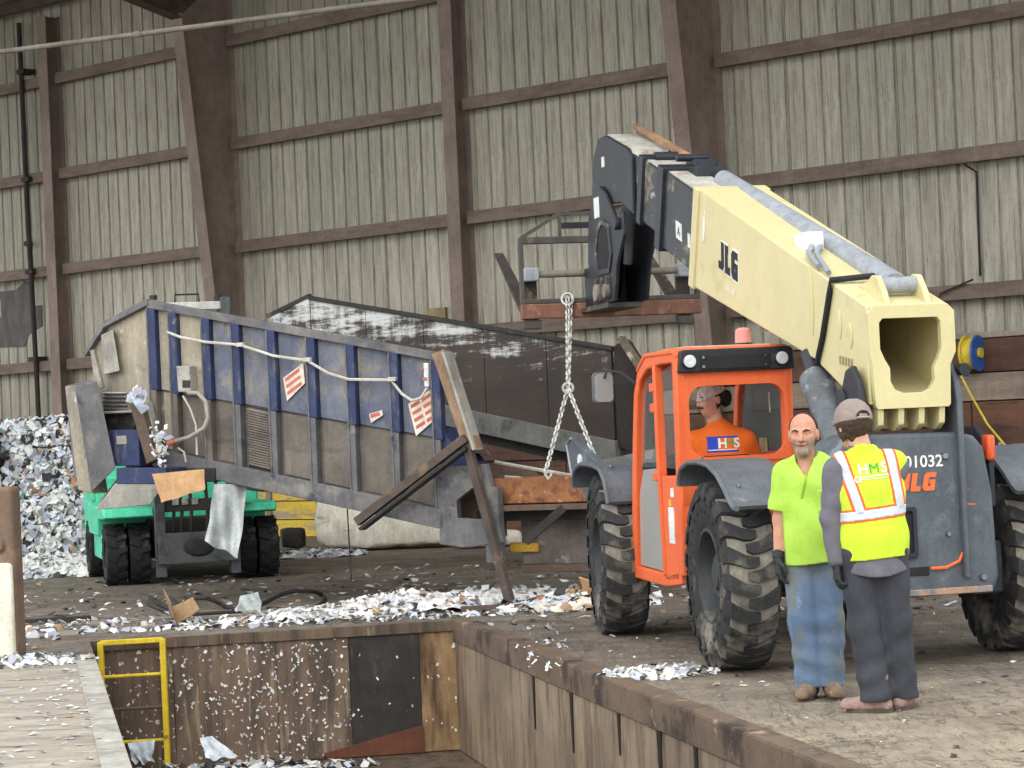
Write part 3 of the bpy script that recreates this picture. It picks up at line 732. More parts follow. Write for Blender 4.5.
# front collar
def collar(xc, zc, hw, h, t, length, sl=math.atan(.33)):
    """rectangular ring round the boom, square to its axis"""
    b = MB(); cs, sn = math.cos(sl), math.sin(sl)
    fn = lambda u, v, d: (xc + d * cs - v * sn, u, zc + d * sn + v * cs)
    b.ring([(-hw - t, -h - t), (hw + t, -h - t), (hw + t, h + t), (-hw - t, h + t)], [(-hw, -h), (hw, -h), (hw, h), (-hw, h)], fn, -length / 2, length / 2); return b
collar(2.83, 3.315, .29, .40, .03, .14).build('front_collar', 'cream', boom, bevel=.008)
def tubesec(name, x0, x1, hw, hh, m):
    sl = .33; zc = lambda x: 3.315 + (x - 2.83) * sl; c, s_ = math.cos(math.atan(sl)), math.sin(math.atan(sl)); b = MB()
    p = []
    for x in (x0, x1):
        for y, v in ((hw, hh), (-hw, hh), (-hw, -hh), (hw, -hh)): p.append((x - v * s_, y, zc(x) + v * c))
    b.add(p, [(0, 1, 2, 3), (7, 6, 5, 4)] + [(i, 4 + i, 4 + (i + 1) % 4, (i + 1) % 4) for i in range(4)]); o = b.build(name, m, TH, bevel=.012)
    b = MB(); q_ = []
    for x in (x0 + .1, x1 - .04):
        for y, v in ((hw * .92, hh + .006), (-hw * .92, hh + .006), (-hw * .92, hh - .01), (hw * .92, hh - .01)): q_.append((x - v * s_, y, zc(x) + v * c))
    b.add(q_, [(0, 1, 2, 3), (7, 6, 5, 4)] + [(i, 4 + i, 4 + (i + 1) % 4, (i + 1) % 4) for i in range(4)]); b.build('lit_top_strip', 'boom_top_lit', o)  # pale strip paints the overhead light on the section top
    return o
zc_ = lambda x: 3.315 + (x - 2.83) * .33
s2 = tubesec('boom_second_section', 1.2, 4.0, .245, .345, 'boom_black')
collar(3.93, zc_(3.93), .235, .335, .045, .16).build('second_collar', 'black_steel', s2, bevel=.006)
s3 = tubesec('boom_third_section', 2.5, 4.72, .205, .29, 'boom_black')
collar(4.66, zc_(4.66), .195, .28, .04, .13).build('third_collar', 'black_steel', s3, bevel=.006)
s4 = tubesec('boom_fly_section', 3.5, 6.0, .17, .245, 'boom_black')
for (x, y, z, w_, h_, t_) in ((3.45, .25, 3.43, .17, .15, 'A'), (3.17, .25, 3.32, .07, .12, '')):
    b = MB(); sl = math.atan(.33)
    lf = lambda u, v, d, x=x, z=z: (x - u * math.cos(sl) - v * math.sin(sl) * .2, .2455 + d, z - u * math.sin(sl) + v)
    b.prism([(-w_ / 2, -h_ / 2), (w_ / 2, -h_ / 2), (w_ / 2, h_ / 2), (-w_ / 2, h_ / 2)], lf, 0, .005); b.build('number_label', 'white_label', s2, smooth=0)
    if t_: text_mb(t_, lambda u, v, d: lf(u - .035, v - .04, d + .005), .11, .01, .002).build('label_letter', 'ink', s2, smooth=0)
# top hardware on the sections
MB().box(3.75, 4.0, -.22, -.02, 3.98, 4.09).build('hose_guide', 'black_steel', s2, bevel=.008); MB().box(3.5, 3.8, -.24, .05, 3.86, 4.0).build('hose_guide', 'black_steel', s2, bevel=.008)
MB().cyl((3.9, -.2, 4.12), (3.9, .1, 4.12), .035, n=10).build('guide_roller', 'black_steel', s2); MB().cyl((4.5, -.1, 4.2), (4.5, .12, 4.2), .05, n=10).build('guide_roller', 'black_steel', s2)
b = MB(); b.beam((4.1, -.13, 4.12), (5.9, -.13, 4.67), .07, .04); b.build('hose_tray', mat('tray_rust', (170, 130, 92), (120, 92, 72)), s2)
# JLG on the boom flank
sl = math.atan(.33); cs, sn = math.cos(sl), math.sin(sl)
def flank(u, v, d): return (2.22 - u * cs - v * .02, HW + .002 + d, 3.02 - u * sn + v)
for L_ in JLG:
    b = MB(); b.prism([(u + .1 * v, v) for u, v in L_], lambda u, v, d: flank(u * .235, v * .235, d), 0, .006); b.build('logo_letter', 'ink', boom, smooth=0)
    cxm = sum(p[0] for p in L_) / len(L_)
    b = MB(); b.prism([((u - cxm) * 1.14 + cxm + .1 * v, (v - .5) * 1.1 + .5) for u, v in L_], lambda u, v, d: flank(u * .235, v * .235, d), -.001, .003); b.build('logo_outline', 'logo_white', boom, smooth=0)
MB().prism([(0, 0), (.26, .0), (.28, .06), (.05, .07)], lambda u, v, d: flank(u + .12, v - .14, d), 0, .003).build('faded_patch', mat('faded', (226, 218, 184), bump=0), boom, smooth=0)
b = MB(); b.prism([(2.56, 3.28), (2.62, 3.26), (2.58, 3.46), (2.52, 3.52)], XZ, HW + .001, HW + .006); b.build('triangle_label', 'white_label', boom, smooth=0)
for x, z, h in ((-.42, 2.42, .2), (-.62, 2.33, .17), (.12, 2.62, .5)):
    b = MB(); b.tube([(x, HW + .004, z + h / 2), (x - .03, HW + .006, z + h * .2), (x - .03, HW + .006, z - h * .2), (x, HW + .004, z - h / 2)], .009, 6); b.build('raised_rib', 'cream', boom)
for k in range(5): MB().prism([(0, 0), (.035, 0), (.035, .06), (0, .06)], lambda u, v, d: (-.38 - u - k * .055, HW + .001 + d, 2.14 + v - k * .008), 0, .002).build('worn_stencil', mat('plate_ink', (166, 152, 108), bump=0), boom, smooth=0)
b = MB(); b.tube([(-.36, .0, 2.76), (-.33, HW + .02, 2.74), (-.3, HW + .02, 2.66), (-.12, HW + .02, 2.35), (.02, HW + .02, 2.17), (.1, .1, 2.1)], .022, 8); b.build('hose_band', 'seat_black', boom)
b = MB(); b.tube([(.55, .12, 3.05), (.3, .24, 2.98), (.1, .28, 2.92), (-.05, .30, 2.86)], .02, 8); b.tube([(.55, .05, 3.05), (.3, .18, 2.98), (.05, .24, 2.90), (-.2, .28, 2.80)], .02, 8); b.build('hydraulic_hose', 'cyl_grey', boom)
b = MB(); b.box(.55, .78, .02, .17, 3.02, 3.16); b.build('hose_block', 'white_label', boom, bevel=.01)
# extension cylinder along the boom top
ca, cb = Vector((3.30, -.13, 3.85)), Vector((-.50, -.09, 2.69))
b = MB(); b.cyl(ca, cb, .088, n=24); cy = b.build('extension_cylinder', 'cyl_grey', TH, bevel=.01)
b = MB(); b.cyl(ca + (ca - cb).normalized() * .9, ca, .04, n=14); b.build('cylinder_rod', 'black_steel', cy)
b = MB(); b.tube([ca + Vector((0, .085, -.06)), cb + Vector((0, .085, -.06))], .016, 6); b.build('cylinder_line', 'cyl_grey', cy)
# lift cylinder below the boom
b = MB(); b.cyl((.14, .30, 2.07), (-.48, .30, 1.42), .12, n=24); lc = b.build('lift_cylinder', 'cyl_dark', TH, bevel=.02)
b = MB(); b.cyl((.14, .30, 2.07), (.3, .28, 2.24), .06, n=14); b.build('cylinder_rod', 'black_steel', lc)
b = MB(); b.cyl((.95, .12, 2.75), (.3, .12, 1.9), .05, n=12); b.build('hose_bundle', 'seat_black', TH)
# boom head and fork carriage
for y in (.19, -.19):
    b = MB(); b.prism([(4.98, 4.26), (5.1, 4.36), (5.85, 4.58), (6.12, 4.58), (6.30, 4.42), (6.42, 4.1), (6.44, 3.75), (6.34, 3.55), (6.12, 3.5), (5.9, 3.62), (5.78, 3.9), (5.4, 3.88), (4.98, 3.72)], XZ, y - .018, y + .018)
    b.build('head_plate', 'black_steel', TH, bevel=.01)
b = MB(); b.prism([(5.0, 4.33), (5.86, 4.59), (6.12, 4.59), (6.28, 4.44), (6.26, 4.40), (6.1, 4.56), (5.86, 4.56), (5.0, 4.29)], XZ, -.17, .17); b.build('head_cover', 'boom_top_lit', TH, smooth=0)
b = MB(); b.box(5.9, 5.99, .209, .216, 4.28, 4.38); b.build('head_label', 'white_label', TH)
cpo = [(6.16, 4.06), (5.98, 4.10), (5.80, 4.02), (5.46, 3.74), (5.22, 3.78), (5.20, 3.56), (5.48, 3.3), (5.62, 2.95), (6.42, 2.93), (6.55, 3.4), (6.45, 3.85)]
for y0, y1 in ((.215, .25), (-.10, -.07)):
    cp = MB().prism(cpo, XZ, y0, y1).build('coupler', 'black_steel', TH, bevel=.012)
    cp_i = [(6.05, 3.66), (5.9, 3.72), (5.72, 3.66), (5.66, 3.4), (5.75, 3.28), (6.1, 3.28), (6.16, 3.45)]
    if y0 > 0:
        MB().ring([(u + .0, v) for u, v in [(6.1, 3.71), (5.9, 3.77), (5.67, 3.70), (5.61, 3.4), (5.72, 3.23), (6.13, 3.23), (6.21, 3.45)]], cp_i, XZ, .25, .268).build('cylinder_surround', 'boom_black', cp, bevel=.004)
        MB().prism(cp_i, XZ, .25, .256).build('cylinder_bay', 'seat_black', cp, smooth=0)
        MB().prism([(6.02, 4.0), (6.2, 4.0), (6.2, 3.8), (6.02, 3.8)], XZ, .25, .256).build('coupler_label', 'white_label', cp, smooth=0)
        for x in (5.78, 5.98, 6.2): MB().beam((x, .26, 3.2), (x + .03, .27, 2.98), .05, .05, (0, 1, 0)).build('coupler_rib', 'frame_steel', cp, bevel=.008)
        MB().cyl((6.12, .25, 3.06), (6.12, .31, 3.06), .085, n=16).build('pin_cap', mat('dusty_steel', (150, 138, 124), (110, 104, 98)), cp, bevel=.01)
        MB().cyl((5.8, .25, 3.06), (5.8, .31, 3.06), .07, n=16).build('pin_cap', 'dusty_steel', cp, bevel=.01)
        MB().cyl((5.34, .25, 3.67), (5.34, .30, 3.67), .06, n=14).build('pin_cap', 'black_steel', cp, bevel=.01)
b = MB(); b.cyl((6.05, .07, 3.72), (6.3, .07, 3.05), .085, n=18); b.cyl((6.3, .07, 3.05), (6.33, .07, 2.95), .05, n=12); b.build('tilt_cylinder', 'seat_black', TH, bevel=.02)
MB().box(5.85, 6.86, -.10, .26, 2.90, 2.95).build('coupler_base', 'frame_steel', TH, bevel=.008)
MB().box(6.3, 6.86, -.07, .21, 2.95, 3.35).build('coupler_block', 'black_steel', TH, bevel=.01)
KX = 6.9
b = MB(); b.box(KX - .05, KX + .05, -1.02, .88, 2.86, 3.01); ca_ = b.build('fork_carriage', 'rust_bar', TH, bevel=.012)
b = MB(); b.box(KX - .04, KX + .04, -1.0, .86, 3.01, 3.06); b.build('lower_ledge', 'frame_steel', ca_, bevel=.01)
for y in (.855, -.995):
    b = MB(); b.box(KX - .03, KX + .03, y - .022, y + .022, 2.9, 3.68); b.build('upright', 'frame_steel', ca_, bevel=.006)
b = MB(); b.box(KX - .035, KX + .035, -1.02, .875, 3.62, 3.69); b.build('top_rail', 'frame_steel', ca_, bevel=.008)
b = MB(); b.cyl((KX, -.97, 3.31), (KX, .83, 3.31), .035, n=14); b.build('fork_bar', mat('bar_pale', (140, 130, 116), (112, 104, 94)), ca_)
b = MB(); b.beam((KX, .85, 3.68), (KX, .44, 3.92), .035, .035); b.beam((KX, .44, 3.92), (KX, -.56, 3.92), .035, .035); b.beam((KX, -.56, 3.92), (KX, -.97, 3.68), .035, .035)
b.box(KX - .02, KX + .02, .42, .45, 3.69, 3.92); b.box(KX - .02, KX + .02, -.57, -.54, 3.69, 3.92); b.box(KX - .02, KX + .02, .0, .03, 3.69, 3.92)
b.build('backrest_guard', 'frame_steel', ca_)
b = MB(); b.box(KX - .02, KX + .02, -.54, .42, 3.77, 3.83); b.build('guard_bar', 'black_steel', ca_)
for y in (.76, -.86):
    b = MB(); b.box(KX + .04, KX + .10, y - .07, y + .07, 2.80, 3.36)
    b.hexa([(KX + .04, y - .07, 2.78), (KX + .1, y - .07, 2.84), (KX + .1, y + .07, 2.84), (KX + .04, y + .07, 2.78), (KX + .10, y - .07, 2.86), (KX + .12, y - .07, 2.90), (KX + .12, y + .07, 2.90), (KX + .10, y + .07, 2.86)])
    e0, e1 = Vector((KX + .05, y, 2.81)), Vector((KX + 1.42, y, 3.63))
    up = Vector((-.5, 0, .87)); sd = Vector((0, .07, 0))
    b.hexa([e0 - sd, e1 - sd * .7, e1 + sd * .7, e0 + sd, e0 - sd + up * .055, e1 - sd * .7 + up * .02, e1 + sd * .7 + up * .02, e0 + sd + up * .055])
    b.build('fork', mat('fork_steel', (70, 62, 56), (52, 47, 44), layers=(((124, 104, 84), 5, .56, .66, (1, 1, 1)),)), ca_, bevel=.006)
    b = MB(); b.box(KX - .06, KX + .12, y - .08, y + .08, 3.24, 3.38); b.build('fork_hanger', 'cyl_grey', ca_, bevel=.015)
    b = MB(); b.box(KX - .02, KX + .09, y - .09, y + .09, 2.76, 2.85); b.build('fork_heel', 'frame_steel', ca_, bevel=.01)
# fenders
def fender(name, xc, y0, y1, pts, m='fender'):
    b = MB(); t_ = .025
    n = len(pts)
    out = [(xc + x, z) for x, z in pts]; inn = [(xc + x * .97, z - t_) for x, z in pts]
    for y in (y0, y1):
        b.v += [(x, y, z) for x, z in out] + [(x, y, z) for x, z in inn]
    o = 2 * n
    for i in range(n - 1):
        b.f += [(i, i + 1, o + i + 1, o + i), (n + i, o + n + i, o + n + i + 1, n + i + 1), (i, n + i, n + i + 1, i + 1), (o + i, o + i + 1, o + n + i + 1, o + n + i)]
    b.f += [(0, o, o + n, n), (n - 1, n + n - 1, o + 2 * n - 1, o + n - 1)]
    f_ = b.build(name, m, TH, smooth=50)
    yo = y1 if abs(y1) > abs(y0) else y0; sg_ = 1 if yo > 0 else -1
    b = MB(); b.tube([(x, yo, z - .015) for x, z in out], .02, 8); b.build('fender_lip', m, f_)
    b = MB()
    for x, z in (out[n // 2 - 2], out[n // 2 + 2]): b.cyl((x, yo - sg_ * .1, z), (x, yo - sg_ * .1, z + .02), .016, n=8)
    b.build('fender_bolt', 'chrome', f_)
arc = [(.50, 1.33), (.485, 1.37), (.46, 1.41), (.41, 1.455), (.24, 1.50), (.0, 1.505), (-.22, 1.485), (-.42, 1.42), (-.58, 1.32), (-.68, 1.24), (-.76, 1.20), (-.82, 1.195)]
fender('rear_fender', 0, .80, 1.26, arc); fender('rear_fender', 0, -.82, -1.28, arc)
arc2 = [(.50, 1.26), (.48, 1.33), (.42, 1.40), (.32, 1.44), (.2, 1.46), (.06, 1.46), (-.22, 1.45), (-.42, 1.42), (-.54, 1.34), (-.60, 1.24), (-.64, 1.14)]
fender('front_fender', 3.2, .62, 1.24, arc2); fender('front_fender', 3.2, -.62, -1.24, arc2)
b = MB(); b.prism([(4.60, 1.60), (4.42, 1.66), (3.7, 1.49), (3.5, 1.44), (3.72, 1.30), (3.98, 1.1), (4.15, 1.22), (4.36, 1.22)], XZ, .98, 1.05); br = b.build('front_bracket', 'slate', TH, bevel=.01)
b = MB(); b.cyl((4.12, 1.05, 1.46), (4.12, 1.065, 1.46), .06, n=16); b.build('bracket_disc', 'white_label', br)
b = MB(); b.tube([(4.42, 1.055, 1.66), (4.58, 1.055, 1.61), (4.48, 1.055, 1.4), (4.36, 1.055, 1.22)], .012, 6); b.build('bracket_edge', 'cyl_grey', br)
# rear lamps on the right fender, pale top panel
b = MB(); b.box(-.9, -.78, -.62, -.56, 1.42, 1.60); b.build('tail_lamp', 'tail_orange', TH, bevel=.02)
b = MB(); b.prism([(-.86, 1.1), (-.86, 1.52), (-.62, 1.66), (-.42, 1.66), (-.42, 1.1)], XZ, -.62, -.58); b.build('side_skin', 'black_steel', TH, bevel=.01)

# cab
CY0, CY1 = .13, 1.07
b = MB(); b.ring([(CY0, 1.36), (CY1, 1.36), (CY1, 2.30), (CY0 + .02, 2.30)], rrect(.205, .975, 1.50, 2.045, .12), YZ, 1.08, 1.14); cabr = b.build('cab_rear_frame', 'orange', TH, bevel=.012)
b = MB(); b.ring([(.17, 1.46), (1.02, 1.46), (1.02, 2.10), (.18, 2.10)], rrect(.205, .975, 1.50, 2.045, .12), YZ, 1.068, 1.08); b.build('window_surround', 'orange', cabr, bevel=.005)
b = MB(); b.box(1.06, 1.6, CY0, CY1, .62, 1.36) if False else b.prism([(1.08, 1.36), (1.08, 1.15), (1.2, .95), (1.25, .56), (1.6, .54), (1.6, 1.36)], XZ, CY0, 1.06); lp = b.build('cab_lower_panel', 'orange', TH, bevel=.012)
b = MB(); b.box(1.30, 1.44, 1.061, 1.066, .84, 1.12); b.build('white_notice', 'white_label', lp); b = MB(); b.box(1.28, 1.36, 1.061, 1.066, 1.2, 1.27); b.build('notice', 'white_label', lp); b = MB(); b.box(1.36, 1.42, 1.061, 1.066, 1.13, 1.18); b.build('notice', mat('yellow_label', (216, 176, 80), bump=0), lp)
def strip(poly, w, y0, y1, name, m='orange', parent=TH, bev=.012):
    """a bar following a polyline in x,z"""
    b = MB(); n = len(poly); L_ = []; R_ = []
    for i, (x, z) in enumerate(poly):
        a = poly[max(0, i - 1)]; c = poly[min(n - 1, i + 1)]; d = Vector((c[0] - a[0], c[1] - a[1])).normalized(); q_ = Vector((-d.y, d.x)) * w / 2
        L_.append((x + q_.x, z + q_.y)); R_.append((x - q_.x, z - q_.y))
    b.prism(L_ + R_[::-1], XZ, y0, y1); return b.build(name, m, parent, bevel=bev)
front = [(2.50, .56), (2.44, 1.1), (2.34, 1.6), (2.24, 2.0), (2.12, 2.16), (1.9, 2.25), (1.5, 2.28), (1.12, 2.28)]
for y0, y1 in ((.98, 1.06), (CY0, CY0 + .07)): strip(front, .10, y0, y1, 'side_frame')
strip([(1.16, .60), (1.14, 1.4), (1.12, 2.26)], .11, .99, 1.068, 'rear_pillar')
strip([(1.16, 1.3), (1.14, 1.7), (1.12, 2.26)], .11, CY0, CY0 + .07, 'rear_pillar')
strip([(2.50, .56), (1.6, .54), (1.2, .58)], .10, .98, 1.06, 'door_sill')
dp = strip([(1.60, .58), (1.66, 1.4), (1.66, 2.25)], .06, 1.0, 1.075, 'door_pillar')
for z in (1.32, 1.86, 2.02): MB().box(1.64, 1.78, 1.02, 1.08, z, z + .07).build('door_hinge', 'orange', dp, bevel=.008)
b = MB(); b.prism([(1.66, .6), (2.42, .62), (2.36, 1.2), (2.22, 1.4), (1.69, 1.42)], XZ, 1.015, 1.025); b.build('door_lower_pane', 'glass_dusty', TH, smooth=0)
b = MB(); b.prism([(1.70, 1.42), (2.3, 1.42), (2.16, 2.02), (2.05, 2.12), (1.72, 2.2)], XZ, 1.015, 1.022); b.build('door_upper_pane', 'glass_clear', TH, smooth=0)
b = MB(); b.prism([(1.2, 1.42), (1.6, 1.42), (1.6, 2.18), (1.3, 2.22), (1.2, 2.2)], XZ, 1.015, 1.022); b.build('quarter_pane', 'glass_clear', TH, smooth=0)
b = MB(); b.prism([(1.2, 1.36), (2.36, 1.36), (2.2, 2.02), (2.05, 2.16), (1.2, 2.2)], XZ, CY0 + .03, CY0 + .038); b.build('right_side_pane', 'glass_tint', TH, smooth=0)
b = MB(); b.box(1.5, 1.52, CY0 + .04, CY0 + .046, 1.82, 1.98); b.build('pane_sticker', 'white_label', TH)
b = MB(); b.prism([(1.1, 2.29), (1.9, 2.29), (2.14, 2.18), (2.2, 2.2), (1.95, 2.33), (1.15, 2.345)], XZ, CY0, CY1); rf = b.build('cab_roof', 'orange', TH, bevel=.02)
b = MB(); b.box(1.2, 1.8, .25, .95, 2.34, 2.355); b.build('roof_skin', mat('roof_dust', (206, 178, 160), (182, 150, 132)), rf, bevel=.006)
b = MB(); b.prism([(CY0 - .01, 2.15), (CY1 - .01, 2.15), (CY1 - .035, 2.315), (CY1 - .07, 2.325), (CY0 + .03, 2.325), (CY0, 2.305)], YZ, 1.03, 1.10); lb = b.build('light_bar', 'black_steel', TH, bevel=.01)
b = MB(); b.box(1.02, 1.03, .32, .88, 2.17, 2.275); b.build('bar_panel', 'seat_black', lb, bevel=.003)
for y in (.975, .235):
    b = MB(); b.cyl((1.03, y, 2.235), (.995, y, 2.235), .056, .052, 20); b.build('lamp_ring', 'black_steel', lb, bevel=.004)
    b = MB(); b.lathe([(.001, .0), (.03, -.008), (.048, -.002), (.048, .01), (.001, .01)], (.99, y, 2.235), (1, 0, 0), 20, closed=False); b.build('work_lamp', 'lamp_glass', lb)
for y, z in ((.86, 2.26), (.86, 2.19), (.36, 2.26), (.36, 2.19)):
    MB().cyl((1.03, y, z), (1.012, y, z), .012, n=8).build('bar_bolt', 'chrome', lb)
b = MB(); b.cyl((1.35, .42, 2.34), (1.35, .42, 2.37), .07, n=18); b.build('beacon_base', 'black_steel', TH)
b = MB(); b.lathe([(.001, .12), (.04, .118), (.058, .10), (.064, .05), (.066, 0), (.001, 0)], (1.35, .42, 2.37), (0, 0, 1), 20, closed=False); b.build('beacon', 'beacon_red', TH)
b = MB(); b.box(1.2, 2.45, .15, 1.0, .78, .84); b.box(2.3, 2.42, .2, 1.0, .84, 1.45); b.build('cab_floor', 'seat_black', TH, bevel=.01)
b = MB(); b.box(1.46, 1.9, .36, .84, 1.02, 1.14); b.prism([(1.3, 1.14), (1.46, 1.14), (1.42, 1.49), (1.36, 1.51), (1.3, 1.48)], XZ, .40, .80); b.box(1.5, 1.85, .42, .78, .84, 1.02); b.build('operator_seat', 'seat_black', TH, bevel=.03)
b = MB(); b.lathe([(.17, -.015), (.185, 0), (.17, .015), (.155, 0)], (2.12, .6, 1.5), (-.5, 0, .86), 24); b.cyl((2.12, .6, 1.5), (2.3, .6, 1.2), .03, n=10); b.beam((2.12, .43, 1.5), (2.12, .77, 1.5), .03, .02); b.build('steering_wheel', 'seat_black', TH)
b = MB(); b.box(1.25, 1.4, .16, .3, 1.36, 1.52); b.build('red_bottle', mat('red_plastic', (160, 60, 52), bump=0), TH, bevel=.03)
b = MB(); b.box(1.6, 1.75, CY0 + .045, CY0 + .06, 1.42, 1.62); b.build('instruction_card', mat('card_tan', (182, 170, 122), (150, 140, 100), nscale=20), TH)
# mirror
b = MB(); b.tube([(2.2, 1.06, 2.10), (2.3, 1.16, 2.2), (2.42, 1.24, 2.22), (2.5, 1.24, 2.16)], .012, 6); mi = b.build('mirror_arm', 'black_steel', TH)
b = MB(); b.prism(rrect(1.16, 1.34, 1.95, 2.21, .04), YZ, 2.50, 2.55); b.build('mirror_shell', 'fender', mi, bevel=.012)
b = MB(); b.prism(rrect(1.175, 1.325, 1.965, 2.195, .035), YZ, 2.493, 2.50); b.build('mirror_glass', mat('mirror', (176, 178, 178), rough=.2, metal=.2, bump=0), mi)  # pale diffuse grey stands in for the mirror's reflection
# chain hung from the carriage: one drop, two legs
def chain_pts(a, b_, step): 
    n = max(2, int((Vector(b_) - Vector(a)).length / step)); return [Vector(a).lerp(Vector(b_), (i + .5) / n) for i in range(n)], (Vector(b_) - Vector(a)).normalized()
def chain(name, a, b_, parent, m, L=.085, w=.048, r=.011):
    pts, d = chain_pts(a, b_, L * .72); B = MB(); u0 = d.orthogonal().normalized(); w0 = d.cross(u0)
    for i, p in enumerate(pts):
        s_ = (u0 if i % 2 else w0); ring_ = []
        for k in range(10):
            t_ = 2 * math.pi * k / 10; ring_.append(p + d * (math.sin(t_) * (L / 2 - r)) + s_ * (math.cos(t_) * (w / 2 - r * .5)))
        B.tube(ring_, r, 5, closed=True)
    return B.build(name, m, parent, smooth=60)
# ------------------------------------------------------------------ blue compactor, one end on the forklift, the other on its skewed post
mat('blue_paint', (50, 61, 98), (42, 50, 80), rough=.55, nscale=2, layers=(((96, 98, 104), 3, .54, .68, (2, 2, .7)), ((150, 142, 126), 6, .66, .74, (1, 1, 1))), bump=.15)
mat('blue_rail', (108, 105, 105), (88, 87, 90), rough=.6, nscale=2, layers=(((128, 124, 116), 3, .52, .68, (1, 1, 1)), ((64, 67, 84), 5, .58, .68, (1, 1, 1))), bump=.15)
mat('panel_blue', (124, 124, 128), (84, 92, 116), rough=.65, nscale=1.4, rnd=.16, layers=(((150, 142, 124), 2.2, .50, .68, (1, 1, 1)), ((88, 82, 74), 3, .58, .70, (1.5, 1.5, .6))), bump=.2)
mat('panel_beige', (168, 158, 138), (142, 134, 120), rough=.7, nscale=1.4, layers=(((112, 106, 100), 2.2, .56, .70, (1, 1, 1)), ((206, 202, 192), 5, .62, .70, (1, 1, 1))), bump=.3)
mat('panel_brown', (122, 114, 104), (98, 91, 84), rough=.75, nscale=1.4, rnd=.15, layers=(((76, 70, 66), 2.0, .55, .68, (.6, .6, 1.6)), ((150, 142, 128), 4, .62, .7, (1, 1, 1))), bump=.25)
mat('grime_black', (52, 48, 46), (38, 36, 35), rough=.7, layers=(((96, 88, 78), 3, .58, .7, (1, 1, 1)),), bump=.3)
mat('rust_brown', (102, 84, 72), (80, 68, 60), nscale=2, layers=(((128, 100, 74), 2, .54, .66, (1, 1, 1)), ((70, 62, 58), 4, .58, .68, (1, 1, 1))), bump=.4)
mat('rust_orange', (156, 104, 66), (128, 82, 54), nscale=3, layers=(((98, 62, 44), 4, .52, .62, (1, 1, 1)), ((182, 138, 96), 6, .6, .68, (1, 1, 1))), bump=.5)
mat('leg_rust', (90, 76, 68), (70, 61, 56), nscale=3, layers=(((124, 102, 82), 4, .58, .68, (1, 1, 1)), ((150, 144, 134), 9, .66, .71, (1, 1, 1))), bump=.4)
mat('tag_red', (200, 112, 98), bump=0)
mat('rope', (206, 202, 190), (176, 172, 160))
mat('plastic_white', (222, 226, 230), (190, 198, 206), rough=.35, nscale=8)
mat('pale_grey', (170, 166, 156), (140, 136, 128), layers=(((104, 100, 96), 4, .58, .68, (1, 1, 1)),))
KO = Vector((-3.893, 25.0, 0)); KA = math.radians(-25.5)
KXv = Vector((math.cos(KA), math.sin(KA), 0)); KYv = Vector((-math.sin(KA), math.cos(KA), 0))
def hitf(O_, Xv, Yv, px, py, y):
    """local coordinates of a spot measured in the photograph on the plane y of a frame"""
    d = _fw + CR * ((px - 512) / FPX) - CU * ((py - 384) / FPX); c = Vector((0, 0, CAM_H))
    t = (O_ + Yv * y - c).dot(Yv) / d.dot(Yv); w_ = c + d * t - O_
    return Vector((w_.dot(Xv), w_.dot(Yv), w_.z))
def KP(px, py, y=0.0): return hitf(KO, KXv, KYv, px, py, y)
CM = thing('compactor', 'battered blue steel compactor propped on a green forklift, tilted to the right', 'compactor', KO, KA)
SL_ = -.2155
def top(x): return 3.33 + SL_ * x
def bot(x): return 1.52 + SL_ * x
def mid(x): return 2.36 + SL_ * x * .9
def wedge(x0, x1, y0, y1, f0, f1):
    b = MB(); b.hexa([(x0, y0, f0(x0)), (x1, y0, f0(x1)), (x1, y1, f0(x1)), (x0, y1, f0(x0)), (x0, y0, f1(x0)), (x1, y0, f1(x1)), (x1, y1, f1(x1)), (x0, y1, f1(x0))]); return b
KD = 1.45
pl_ = [(0, .05), (3.48, .05), (2.25, KD), (.15, KD)]
b = MB(); b.hexa([(x, y, bot(x) + .02) for x, y in pl_] + [(x, y, top(x) - .04 - (y - .05) * .36) for x, y in pl_]); body = b.build('body', 'panel_brown', CM, smooth=0)
wedge(-.02, 3.5, -.05, .05, lambda x: top(x) - .09, top).build('top_rail', 'blue_rail', CM, bevel=.008)
wedge(-.05, 3.5, -.06, .05, bot, lambda x: bot(x) + .20).build('bottom_rail', 'blue_rail', CM, bevel=.008)
RX = [0.0, .27, .69, 1.06, 1.5, 1.98, 2.45, 2.96, 3.44]
for i, x in enumerate(RX):
    wedge(x - .015, x + .085, -.055, .045, mid, lambda u: top(u) - .085).build('rib', 'blue_paint', CM, bevel=.006)
    wedge(x - .01, x + .06, -.052, .045, lambda u: bot(u) + .10, lambda u: mid(u) - .004).build('lower_rib', 'blue_rail' if i > 2 else 'panel_brown', CM, bevel=.006)
    MB().hexa([(x - .022, -.062, bot(x) + .1), (x - .004, -.062, bot(x) + .1), (x - .004, -.05, bot(x) + .1), (x - .022, -.05, bot(x) + .1), (x - .022, -.062, top(x) - .09), (x - .004, -.062, top(x) - .09), (x - .004, -.05, top(x) - .09), (x - .022, -.05, top(x) - .09)]).build('rib_flange', 'blue_rail', CM, smooth=0)
